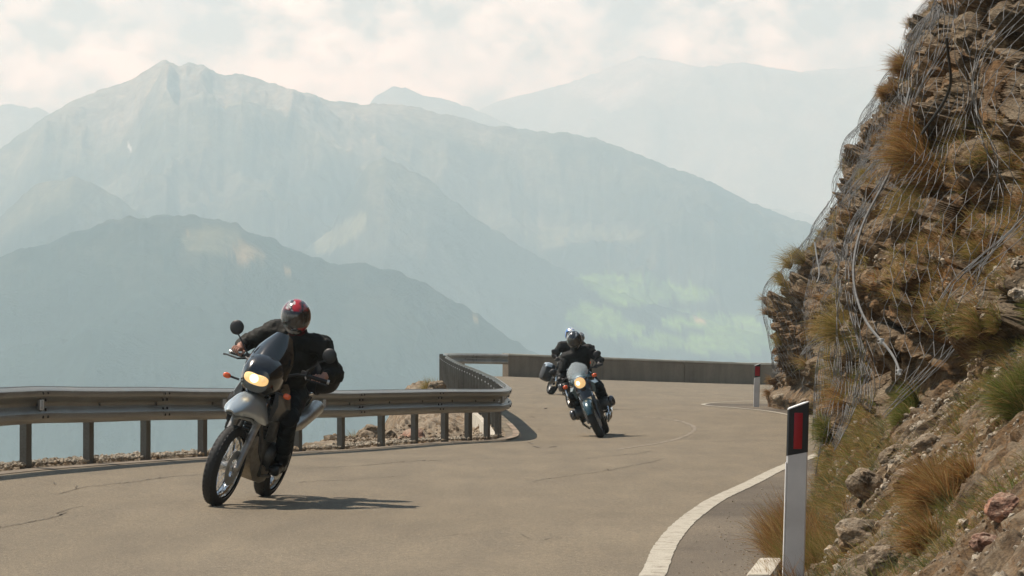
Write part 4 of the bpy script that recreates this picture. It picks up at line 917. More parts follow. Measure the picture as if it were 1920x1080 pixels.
# ------------------------------------------------------------------ motorcycles
mat('tyre', (.022, .022, .021), .75, noise=.25, nscale=40, bump=.5); mat('chrome', (.75, .75, .73), .12, 1.); mat('alu', (.50, .50, .48), .35, .8, noise=.15); mat('silver_paint', (.46, .52, .55), .26, .5, coat=.6)
mat('teal_paint', (.018, .055, .068), .22, .3, coat=1.); mat('black_paint', (.012, .012, .013), .22, 0, coat=.8); mat('black_plastic', (.018, .018, .018), .5, noise=.2); mat('engine_metal', (.10, .098, .092), .45, .7, noise=.3, nscale=25)
mat('cover_grey', (.12, .12, .125), .25, .7); mat('engine_silver', (.34, .33, .31), .4, .7, noise=.2, nscale=25); mat('screen_dark', (.010, .011, .012), .10, 0, coat=1.); mat('lens_amber', (.75, .11, .02), .2, coat=.6); mat('skid_plate', (.33, .29, .23), .5, .5, noise=.2)
mat('lamp_glass', (.85, .65, .35), .15, 0, emit=(1., .60, .22), estr=.55, coat=1.); mat('lamp_hot', (1, .9, .7), .2, 0, emit=(1., .78, .45), estr=2.0)
mat('lamp_amber', (.9, .66, .36), .25, 0, emit=(1., .60, .24), estr=.45, noise=.2, nscale=30); mat('mirror_glass', (.5, .5, .5), .05, 1.); mat('bag_cloth', (.022, .021, .020), .75, noise=.3, nscale=12, bump=.6); mat('seat_vinyl', (.02, .02, .02), .55)
mat('blue_paint', (.05, .11, .38), .3, coat=.6); mat('white_paint', (.72, .72, .70), .35, coat=.4); mat('red_paint', (.35, .02, .02), .3, coat=.6)
def mk_screen():
    m, N, L, b = newmat('screen_clear'); b.inputs['Base Color'].default_value = (.75, .85, .88, 1); b.inputs['Roughness'].default_value = .06; b.inputs['Alpha'].default_value = .22; b.inputs['Coat Weight'].default_value = 1.
mk_screen()
def mk_cloth(name, c0, c1, rough=.7):
    m, N, L, b = newmat(name); tc = N.new('ShaderNodeTexCoord').outputs['Object']
    n = noise_node(N, L, tc, 9, 6, .6, .8); f = noise_node(N, L, tc, 70, 3, .6)
    L.new(ramp(N, L, n, [(.3, c0), (.7, c1)]), b.inputs['Base Color']); b.inputs['Roughness'].default_value = rough; b.inputs['Specular IOR Level'].default_value = .25
    p = bumpn(N, L, None, n, .7, .03); bumpn(N, L, b, f, .3, .003, p)
mk_cloth('jacket_black', (.009, .0088, .008), (.018, .017, .015)); mk_cloth('jacket_olive', (.012, .0115, .009), (.024, .023, .018)); mk_cloth('trousers_black', (.006, .006, .006), (.012, .0115, .011)); mk_cloth('jacket_blue', (.03, .05, .20), (.05, .09, .32)); mk_cloth('scarf_red', (.05, .008, .010), (.10, .014, .018))
mat('boot_leather', (.016, .015, .014), .35, noise=.2); mat('glove_black', (.015, .015, .015), .5, noise=.2); mat('skin', (.42, .22, .155), .5, noise=.12, nscale=15); 
def mk_helm():
    m = mk_attr('helmet_graphic', .18, 0, .5); b = MATS['helmet_graphic'].node_tree.nodes['Principled BSDF']; b.inputs['Coat Weight'].default_value = 1.
mk_helm()
mat('visor_smoke', (.045, .042, .038), .06, coat=1., alpha=.80); mat('face_dark', (.25, .13, .09), .6)

def rot_about(p, axis, ang):
    q = Quaternion(axis, ang); p = Vector(p); return lambda v: p+q@(Vector(v)-p)
class FMB(MB):
    """mesh builder whose points pass through a transform (steered front end)"""
    def __init__(s, f=None): super().__init__(); s.fn = f
    def build(s, *a, **k):
        if s.fn: s.v = [tuple(s.fn(Vector(v))) for v in s.v]
        return super().build(*a, **k)
def wheel(root, c, Rw, wt, fn, kind='spoke', disc=1, name='wheel'):
    c = Vector(c); ax = Vector((0, 1, 0)); rim = Rw-.078 if kind == 'spoke' else Rw-.07
    hb = FMB(fn).lathe(c, ax, [(-.075, .012), (-.075, .030), (-.05, .034), (-.04, .05), (-.03, .036), (.03, .036), (.04, .05), (.05, .034), (.075, .030), (.075, .012)], 16); w = hb.build(name, 'alu', root)
    prof = []
    for k in range(15):
        a = math.pi*(k/14)*1.24-math.pi*.12; prof.append((-math.cos(a)*wt/2, rim+.008+ (Rw-rim-.008)*max(0, math.sin(a))**.72 if math.sin(a) > 0 else rim+.004))
    t = FMB(fn).lathe(c, ax, prof, 56); 
    # tread blocks
    for k in range(46):
        a = 2*math.pi*k/46
        for s_, off in ((-1, 0), (1, .5)):
            b = a+off*2*math.pi/46; d = Vector((math.cos(b), 0, math.sin(b))); tg = Vector((-math.sin(b), 0, math.cos(b)))
            M = Matrix((tg, ax, d)).transposed(); t.box(c+d*(Rw-.010)+ax*s_*wt*.20, (.022, wt*.20, .010), M)
    t.build('tyre', 'tyre', w)
    r = FMB(fn).lathe(c, ax, [(-wt*.36, rim+.012), (-wt*.36, rim-.004), (-wt*.2, rim-.006), (-wt*.12, rim-.018), (wt*.12, rim-.018), (wt*.2, rim-.006), (wt*.36, rim-.004), (wt*.36, rim+.012)], 48); r.build('rim', 'chrome' if kind == 'spoke' else 'alu', w)
    sp = FMB(fn)
    if kind == 'spoke':
        for k in range(36):
            a = 2*math.pi*k/36; s_ = 1 if k % 2 else -1; b = a+(.32 if (k//2) % 2 else -.32)
            p0 = c+ax*s_*.042+Vector((math.cos(b), 0, math.sin(b)))*.045; p1 = c+Vector((math.cos(a), 0, math.sin(a)))*(rim-.012); sp.tube([p0, p1], .0024, 4)
        sp.build('spokes', 'chrome', w)
    else:
        for k in range(5):
            a = 2*math.pi*k/5; d = Vector((math.cos(a), 0, math.sin(a))); tg = Vector((-math.sin(a), 0, math.cos(a)))
            sp.loft([[c+d*rr+tg*u*hw+ax*v*.014 for u, v in ((-1, -1), (1, -1), (1, 1), (-1, 1))] for rr, hw in ((.03, .026), (.12, .018), (rim-.014, .03))])
        sp.build('spokes', 'alu', w)
    for s_ in ((1,) if disc == 1 else (1, -1)):
        d = FMB(fn).lathe(c+ax*s_*.068, ax, [(-.002, .075), (.002, .075), (.002, .145), (-.002, .145), (-.002, .075)], 36); d.build('brake_disc', 'alu', w)
        for k in range(1): pass
    return w
def headloft(m, secs, mi=0, n=16, pw=.8, cap=True):
    """loft rounded-rectangle sections: (x, zc, half width, half height)"""
    S = []
    for x, zc, hw, hh in secs:
        S.append([Vector((x, math.copysign(abs(math.cos(a))**pw, math.cos(a))*hw, zc+math.copysign(abs(math.sin(a))**pw, math.sin(a))*hh)) for a in [2*math.pi*k/n for k in range(n)]])
    return m.loft(S, mi, cap)
def mirror(root, base, tip, fn, size=(.055, .045), shape='round'):
    st = FMB(fn).tube([base, Vector(base)*.35+Vector(tip)*.65+Vector((.02, 0, .0)), Vector(tip)-Vector((0, 0, size[1]*.5))], [.007, .006, .006], 7)
    m = st.build('mirror', 'black_plastic', root)
    hd = FMB(fn).ell(tip, (.020, size[0], size[1]), pw=1. if shape == 'round' else .55); hd.build('mirror_shell', 'black_plastic', m)
    gl = FMB(fn).ell(Vector(tip)-Vector((.013, 0, 0)), (.010, size[0]*.88, size[1]*.88), pw=1. if shape == 'round' else .55); gl.build('mirror_glass', 'mirror_glass', m); return m
def indicator(root, p, side, fn=None, r=.024):
    p = Vector(p); st = FMB(fn).tube([p-Vector((0, side*.09, 0)), p], .009, 6); o = st.build('indicator', 'black_plastic', root)
    FMB(fn).ell(p+Vector((.008, side*.015, 0)), (r, r*1.35, r), pw=.8).build('indicator_lens', 'lens_amber', o)
def place(root, front, yaw, lean, wb):
    """front: world point under the front tyre; yaw: heading turned to image left of straight at the camera; lean: + to image right"""
    h = Vector((-math.sin(yaw), -math.cos(yaw), 0)); mid = Vector(front)-h*(wb/2); mid.z = (g1(*(mid.xy)))
    zf = g1(front[0], front[1]); rr = Vector(front)-h*wb; zr = g1(rr.x, rr.y); mid.z = (zf+zr)/2; h = Vector((h.x*wb, h.y*wb, zf-zr)).normalized()
    l = Vector((0, 0, 1)).cross(h).normalized(); u = h.cross(l)
    Z = u*math.cos(lean)+l*math.sin(lean); Y = l*math.cos(lean)-u*math.sin(lean)
    root.matrix_world = Matrix.Translation(mid)@Matrix((h, Y, Z)).transposed().to_4x4(); root.rotation_mode = 'QUATERNION'
    loc, q, _ = root.matrix_world.decompose(); root.location = loc; root.rotation_quaternion = q

def adventure_bike(label):
    root = empty('motorcycle'); tag(root, label, 'motorcycle', 'motorcycles riding through the bend'); wf, wr = .75, -.75
    up = Vector((-.454, 0, .891)); A = Vector((wf, 0, .335)); st = rot_about(A+Vector((-.06, 0, 0)), up, R(-6))
    wheel(root, A, .335, .112, st, 'spoke', 1, 'front_wheel'); wheel(root, (wr, 0, .315), .315, .14, None, 'spoke', 1, 'rear_wheel')
    for s in (1, -1):
        y = s*.098; f = FMB(st); f.tube([A+Vector((0, y, -.02)), A+Vector((.0, y, 0)), A+up*.10+Vector((0, y, 0)), A+up*.42+Vector((0, y, 0)), A+up*.44+Vector((0, y, 0))], [.022, .033, .028, .030, .034], 12, 0)
        f.tube([A+up*.43+Vector((0, y, 0)), A+up*.80+Vector((0, y, 0))], .021, 12, 1); f.build('fork_leg', ['engine_silver', 'chrome'], root)
    f = FMB(st); f.tube([A+up*.40+Vector((.02, -.1, 0)), A+up*.435+Vector((.03, -.05, 0)), A+up*.44+Vector((.03, .05, 0)), A+up*.40+Vector((.02, .1, 0))], .011, 8); f.build('fork_brace', 'alu', root)
    f = FMB(st); f.box(A+up*.64+Vector((-.02, 0, 0)), (.10, .26, .04), bev=.01); f.box(A+up*.79+Vector((-.02, 0, 0)), (.10, .24, .04), bev=.01); f.build('fork_clamp', 'black_plastic', root)
    f = FMB(st); f.box(A+Vector((-.07, .085, .06)), (.06, .035, .10), bev=.01); f.build('brake_caliper', 'black_plastic', root)
    # high front mudguard: a rounded silver shell above the tyre with a pointed beak
    S = []
    for x, zt, hw, dr in ((.30, .93, .10, .13), (.42, .955, .145, .20), (.56, .965, .17, .24), (.70, .945, .165, .20), (.82, .90, .135, .12), (.92, .845, .095, .06), (.985, .80, .045, .025)):
        top = [Vector((x+(-.03 if abs(a) > .9 else 0), a*hw*(1-.06*abs(a)**4), zt-dr*abs(a)**2.6)) for a in np.linspace(-1, 1, 17)]; S.append(top+[v-Vector((.012, 0, .014)) for v in top[::-1]])
    f = FMB(st); f.loft(S); f.build('front_mudguard', 'silver_paint', root)
    # nose fairing, screen and headlight
    f = MB(); headloft(f, [(.36, 1.10, .13, .14), (.48, 1.10, .165, .17), (.58, 1.10, .165, .165), (.66, 1.08, .14, .135), (.70, 1.065, .11, .10)], n=24); fa = f.build('nose_fairing', 'black_paint', root)
    S = []
    for t in np.linspace(0, 1, 9):
        zc = 1.16+.30*t; x = .665-.24*t-.06*t*t; hw = .186*(1-.50*t**3.2)
        row = [Vector((x-.16*abs(a)**2*(1-.35*t), a*hw, zc-.05*abs(a)**3)) for a in np.linspace(-1, 1, 17)]; S.append(row+[v-Vector((.006, 0, .002)) for v in row[::-1]])
    f = MB(); f.loft(S); f.build('windscreen', 'screen_dark', root)
    f = MB(); prof = []
    for t in np.linspace(0, 1, 13): pass
    lo = []; 
    for k in range(28):
        a = 2*math.pi*k/28; y = .102*math.copysign(abs(math.cos(a))**.85, math.cos(a)); z = .052*math.copysign(abs(math.sin(a))**.8, math.sin(a)); z = z if z < 0 else z*(.62+.25*abs(y/.102)); lo.append((y, z))
    S = [[Vector((xx-.12*(y*sc)**2*14*.3, y*sc, 1.075+z*sc)) for y, z in lo] for xx, sc in ((.66, 1.04), (.712, 1.02), (.718, .9), (.722, .5), (.723, .1))]
    f.loft(S); hl = f.build('headlight', 'lamp_glass', root)
    MB().ell((.724, -.012, 1.072), (.008, .036, .034)).build('bulb_reflector', 'lamp_hot', hl); MB().ell((.716, .06, 1.078), (.008, .020, .018)).build('side_reflector', 'lamp_amber', hl)
    f = MB(); headloft(f, [(-.10, .90, .12, .12), (.05, .94, .16, .15), (.22, .96, .175, .15), (.36, .95, .13, .12)], n=20); f.build('fuel_tank', 'black_paint', root)
    for s in (1, -1):
        f = MB(); S = []
        for t in np.linspace(0, 1, 7):
            x = .50-.42*t; z = .90-.04*t; hh = .10-.02*t; S.append([Vector((x, s*(.165+.045*math.sin(t*3)), z+hh)), Vector((x, s*(.195+.05*math.sin(t*3)), z)), Vector((x-.04, s*(.16+.03*math.sin(t*3)), z-hh*1.4)), Vector((x-.04, s*.14, z-hh*1.4)), Vector((x, s*.14, z+hh))])
        f.loft(S); f.build('side_shroud', 'cover_grey', root)
        f = MB(); f.box((.26, s*.155, .70), (.10, .07, .24), Matrix.Rotation(.2, 3, 'Y'), bev=.02); f.build('radiator', 'engine_metal', root)
    f = MB(); f.box((.04, 0, .47), (.40, .26, .26), bev=.05); f.lathe((.02, 0, .43), (0, 1, 0), [(-.19, .02), (-.19, .10), (-.15, .13), (.15, .13), (.19, .10), (.19, .02)], 20); f.box((.12, 0, .68), (.19, .19, .24), Matrix.Rotation(.25, 3, 'Y'), bev=.02)
    for k in range(6): f.box((.13, 0, .60+.032*k), (.215, .215, .010), Matrix.Rotation(.25, 3, 'Y'))
    f.build('engine', 'engine_metal', root)
    f = MB(); f.loft([[Vector((x, y*w_, z)) for y, z in ((-1, z0+.14), (-.8, z0), (.8, z0), (1, z0+.14), (.9, z0+.15), (0, z0+.05), (-.9, z0+.15))] for x, w_, z0 in ((-.16, .15, .21), (.05, .165, .20), (.25, .15, .23), (.37, .12, .34), (.41, .10, .46))]); f.build('skid_plate', 'skid_plate', root)
    f = MB()
    for s in (1, -1): f.tube([(.40, s*.03, .95), (.10, s*.15, .88), (-.25, s*.14, .80), (-.80, s*.10, .92)], .018, 8); f.tube([(.40, s*.03, .85), (.34, s*.12, .55), (.20, s*.15, .28), (-.10, s*.15, .26), (-.28, s*.14, .45), (-.25, s*.14, .78)], .016, 8)
    f.tube([(-.25, -.15, .45), (-.25, .15, .45)], .03, 8); f.tube([(.40, 0, .84), (.36, 0, .99)], .035, 10); f.build('frame', 'engine_metal', root)
    f = MB(); [f.tube([(-.22, s*.10, .42), (-.75, s*.10, .315)], [.03, .02], 8) for s in (1, -1)]; f.tube([(-.30, -.12, .40), (-.30, .12, .40)], .025, 8); f.build('swingarm', 'alu', root)
    f = MB(); headloft(f, [(.10, .885, .09, .035), (-.05, .87, .13, .045), (-.30, .865, .155, .05), (-.45, .90, .15, .05), (-.75, .925, .13, .04)], n=16); f.build('seat', 'seat_vinyl', root)
    for s in (1, -1):
        f = MB(); f.tube([(-.32, s*.17, .68), (-.40, s*.185, .73), (-.80, s*.19, .86), (-.84, s*.19, .87)], [.03, .062, .066, .05], 14); f.build('silencer', 'alu', root)
    f = MB(); headloft(f, [(-.35, .80, .12, .05), (-.60, .85, .13, .05), (-.92, .93, .09, .03)], n=14); f.build('tail_panel', 'silver_paint', root)
    f = MB(); f.tube([(-.55, -.14, .96), (-.92, -.14, .98), (-.95, 0, .98), (-.92, .14, .98), (-.55, .14, .96)], .010, 7); f.tube([(-.75, -.14, .97), (-.75, .14, .97)], .010, 7); f.build('luggage_rack', 'chrome', root)
    f = MB(); f.loft([[Vector((-1.02+.0*k, y, z)) for y, z in ((-.07, .72), (.07, .72), (.09, .9), (-.09, .9))] for k in (0, 1)][:1]+[[Vector((-.90, y, z)) for y, z in ((-.08, .74), (.08, .74), (.10, .92), (-.10, .92))]]); f.build('rear_mudguard', 'black_plastic', root)
    # handlebar
    hb = FMB(st); hb.tube([(.20, -.30, 1.175), (.30, -.22, 1.165), (.36, -.08, 1.10), (.37, 0, 1.095), (.36, .08, 1.10), (.30, .22, 1.165), (.20, .30, 1.175)], .0125, 9); h = hb.build('handlebar', 'black_plastic', root)
    for s in (1, -1):
        FMB(st).tube([(.215, s*.285, 1.175), (.155, s*.43, 1.17)], [.017, .017], 10).build('grip', 'black_plastic', h)
        f = FMB(st); f.tube([(.24, s*.27, 1.165), (.31, s*.31, 1.15), (.255, s*.43, 1.15), (.235, s*.465, 1.145)], [.009, .008, .007, .009], 6); f.build('brake_lever', 'black_plastic', h)
        f = FMB(st); f.box((.22, s*.255, 1.185), (.05, .06, .045), bev=.008); f.build('switch_block', 'black_plastic', h)
        f = FMB(st); f.tube([(.150, s*.432, 1.17), (.143, s*.450, 1.17)], .019, 10); f.build('bar_end_weight', 'alu', h)
        mirror(root, (.235, s*.245, 1.18), (.23, s*.42, 1.385), st, (.062, .062)); indicator(root, (.60, s*.25, 1.01), s)
        f = MB(); f.tube([(.02, s*.10, .33), (.02, s*.26, .33)], .014, 8); f.build('footpeg', 'black_plastic', root)
        f = MB(); f.tube([(.40, s*.14, 1.02), (.34, s*.18, .95), (.30, s*.10, .86)], .006, 6); f.build('cable', 'black_plastic', root)
    f = MB(); f.box((.10, -.115, .42), (.16, .06, .10), bev=.02); f.build('clutch_cover', 'engine_silver', root)
    return root

def boxer_bike(label, paint='teal_paint', screen=True, mshape='round', cases=None, lamp='round', steer=-4):
    root = empty('motorcycle'); tag(root, label, 'motorcycle', 'motorcycles riding through the bend'); wf, wr = .74, -.74
    up = Vector((-.45, 0, .893)); A = Vector((wf, 0, .305)); st = rot_about(A+Vector((-.06, 0, 0)), up, R(steer))
    wheel(root, A, .305, .120, st, 'cast', 2, 'front_wheel'); wheel(root, (wr, 0, .305), .305, .165, None, 'cast', 1, 'rear_wheel')
    for s in (1, -1):
        y = s*.10; f = FMB(st); f.tube([A+Vector((0, y, -.02)), A+up*.10+Vector((0, y, 0)), A+up*.40+Vector((0, y, 0))], [.024, .030, .030], 12, 0); f.tube([A+up*.40+Vector((0, y, 0)), A+up*.74+Vector((0, y, 0))], .0205, 12, 1); f.build('fork_leg', ['engine_metal', 'chrome'], root)
        f = FMB(st); f.box(A+Vector((-.09, s*.085, .05)), (.06, .04, .10), bev=.01); f.build('brake_caliper', 'black_plastic', root)
    # front mudguard hugging the tyre
    S = []
    for a in np.linspace(R(18), R(150), 15):
        d = Vector((math.cos(a), 0, math.sin(a))); wdt = .088 if 0.5 < a < 2.2 else .07
        ring = [A+d*(.325+.030*(1-abs(b)**2.5))-d*(.05*abs(b)**4)+Vector((0, b*wdt, 0)) for b in np.linspace(-1, 1, 11)]; S.append(ring+[v-d*.006 for v in ring[::-1]])
    f = FMB(st); f.loft(S); f.build('front_mudguard', paint, root)
    f = FMB(st); f.box(A+up*.52+Vector((0, 0, 0)), (.09, .25, .04), bev=.01); f.box(A+up*.73+Vector((-.0, 0, 0)), (.09, .24, .035), bev=.01); f.build('fork_clamp', 'engine_metal', root)
    f = FMB(st); S = []
    for t in np.linspace(0, 1, 6): c = A+up*(.40+.30*t)+Vector((.05-.01*t, 0, 0)); hw = .10+.05*t; S.append([c+Vector((.03, y*hw*.6, 0)) if abs(y) < .5 else c+Vector((-.03, y*hw, 0)) for y in (-1, -.45, .45, 1)]+[c+Vector((-.06, y*hw, 0)) for y in (.9, -.9)])
    f.loft(S); f.build('fork_cover', 'black_paint', root)
    if lamp == 'round':
        hc = Vector((.60, 0, .93)); f = FMB(st); f.lathe(hc, (1, 0, -.1), [(-.13, .01), (-.12, .05), (-.06, .085), (0, .098), (.025, .098), (.03, .088)], 28); hs = f.build('headlight', 'chrome', root)
        f = FMB(st); f.lathe(hc+Vector((.018, 0, 0)), (1, 0, -.1), [(.0, .090), (.012, .085), (.022, .06), (.028, .001)], 28); f.build('headlight_lens', 'lamp_amber', hs); FMB(st).ell(hc+Vector((.045, -.03, .0)), (.006, .03, .035)).build('bulb_reflector', 'lamp_hot', hs)
    else:
        f = MB(); headloft(f, [(.30, 1.02, .20, .16), (.50, 1.0, .21, .19), (.64, .97, .16, .14), (.70, .95, .11, .09)], n=22); f.build('nose_fairing', paint, root); f = MB(); f.ell((.70, 0, .96), (.02, .09, .05), pw=.8); f.build('headlight', 'lamp_amber', root)
    if screen:
        S = []
        for t in np.linspace(0, 1, 9):
            zc = 1.01+.25*t; x = .63-.17*t-.04*t*t; hw = .178*math.sqrt(max(.05, 1-(1.7*t-.75)**2*.9))
            row = [Vector((x-.12*abs(a)**2, a*hw, zc-.03*abs(a)**3)) for a in np.linspace(-1, 1, 13)]; S.append(row+[v-Vector((.004, 0, .001)) for v in row[::-1]])
        f = FMB(st); f.loft(S); f.build('windscreen', 'screen_clear', root)
    f = MB(); headloft(f, [(-.22, .85, .11, .07), (-.10, .92, .145, .12), (.08, .95, .19, .15), (.24, .95, .205, .15), (.36, .92, .16, .11), (.42, .90, .09, .07)], n=24); f.build('fuel_tank', paint, root)
    for s in (1, -1):
        f = MB(); S = []
        for t in np.linspace(0, 1, 6): x = .46-.30*t; S.append([Vector((x, s*(.12+.08*t), .92)), Vector((x, s*(.19+.05*t), .84)), Vector((x, s*(.17+.03*t), .70+.05*t)), Vector((x, s*.12, .72)), Vector((x, s*.10, .92))])
        f.loft(S); f.build('tank_wing', paint, root)
        f = MB(); f.tube([(.10, s*.14, .47), (.11, s*.27, .475), (.11, s*.31, .475)], [.085, .095, .08], 16)
        for k in range(6): f.lathe((.105, s*(.16+.018*k), .475), (0, 1, 0), [(-.003, .05), (-.003, .112), (.003, .112), (.003, .05)], 16)
        cyl = f.build('cylinder', 'engine_metal', root); f = MB(); f.ell((.11, s*.325, .48), (.105, .055, .085), pw=.75); f.build('valve_cover', 'cover_grey', cyl)
        f = MB(); f.tube([(.18, s*.24, .43), (.26, s*.22, .30), (.15, s*.16, .20), (-.25, s*.14, .20)], .021, 8); f.build('exhaust_header', 'chrome', root)
    f = MB(); f.box((.08, 0, .44), (.44, .28, .30), bev=.06); f.lathe((.30, 0, .47), (1, 0, 0), [(-.05, .13), (.05, .12), (.07, .09), (.075, .02)], 20); f.build('engine', 'engine_metal', root)
    f = MB()
    for s in (1, -1): f.tube([(.42, s*.03, .88), (.05, s*.12, .80), (-.30, s*.13, .74), (-.80, s*.10, .84)], .017, 8); f.tube([(.42, s*.03, .80), (.30, s*.10, .62)], .017, 8); f.tube([(-.12, s*.12, .76), (-.18, s*.14, .40)], .018, 8)
    f.tube([(.40, 0, .76), (.35, 0, .93)], .035, 10); f.build('frame', 'engine_metal', root)
    f = MB(); f.tube([(-.15, -.07, .38), (-.45, -.09, .33), (-.74, -.09, .305)], [.05, .045, .06], 10); f.build('swingarm', 'engine_metal', root)
    f = MB(); headloft(f, [(-.02, .84, .10, .03), (-.15, .825, .14, .045), (-.38, .83, .16, .05), (-.50, .87, .15, .05), (-.80, .89, .12, .04)], n=16); f.build('seat', 'seat_vinyl', root)
    f = MB(); headloft(f, [(-.30, .76, .12, .05), (-.60, .80, .12, .05), (-.90, .84, .08, .03)], n=14); f.build('tail_panel', paint, root)
    f = MB(); f.tube([(-.25, .14, .20), (-.42, .16, .24), (-.85, .20, .36), (-.90, .20, .37)], [.02, .055, .058, .045], 14); f.build('silencer', 'chrome', root)
    hb = FMB(st); hb.tube([(.16, -.27, 1.075), (.27, -.19, 1.07), (.35, -.07, 1.0), (.35, .07, 1.0), (.27, .19, 1.07), (.16, .27, 1.075)], .0125, 9); h = hb.build('handlebar', 'black_plastic', root)
    for s in (1, -1):
        FMB(st).tube([(.17, s*.26, 1.075), (.11, s*.395, 1.065)], .017, 10).build('grip', 'black_plastic', h)
        f = FMB(st); f.tube([(.19, s*.24, 1.07), (.26, s*.28, 1.05), (.20, s*.40, 1.05)], .008, 6); f.build('brake_lever', 'black_plastic', h)
        mirror(root, (.19, s*.22, 1.085), (.20, s*.385, 1.245), st, (.062, .052) if mshape == 'round' else (.075, .05), mshape); indicator(root, (.54, s*.235, .95), s, st, .030)
        f = MB(); f.tube([(-.06, s*.10, .35), (-.06, s*.25, .35)], .014, 8); f.build('footpeg', 'black_plastic', root)
    if cases:
        for s in (1, -1):
            f = MB(); S = []
            for y, k in ((.20, .93), (.24, 1.), (.36, 1.), (.43, .90), (.455, .70)):
                S.append([Vector((-.58+math.copysign(abs(math.cos(a))**.5, math.cos(a))*.23*k, s*y, .50+math.copysign(abs(math.sin(a))**.6, math.sin(a))*.24*k)) for a in [2*math.pi*q/24 for q in range(24)]])
            f.loft(S); pc = f.build('pannier', 'black_plastic', root)
            f = MB(); S = [[Vector((-.58+math.copysign(abs(math.cos(a))**.5, math.cos(a))*.235*k, s*y, .50+math.copysign(abs(math.sin(a))**.6, math.sin(a))*.245*k)) for a in [.35+(math.pi-.7)*q/14 for q in range(15)]] for y, k in ((.30, 1.01), (.37, 1.01), (.435, .91), (.46, .71))]; f.loft([c for c in S], closed=False, cap=False); f.build('pannier_lid', cases, pc)
    return root

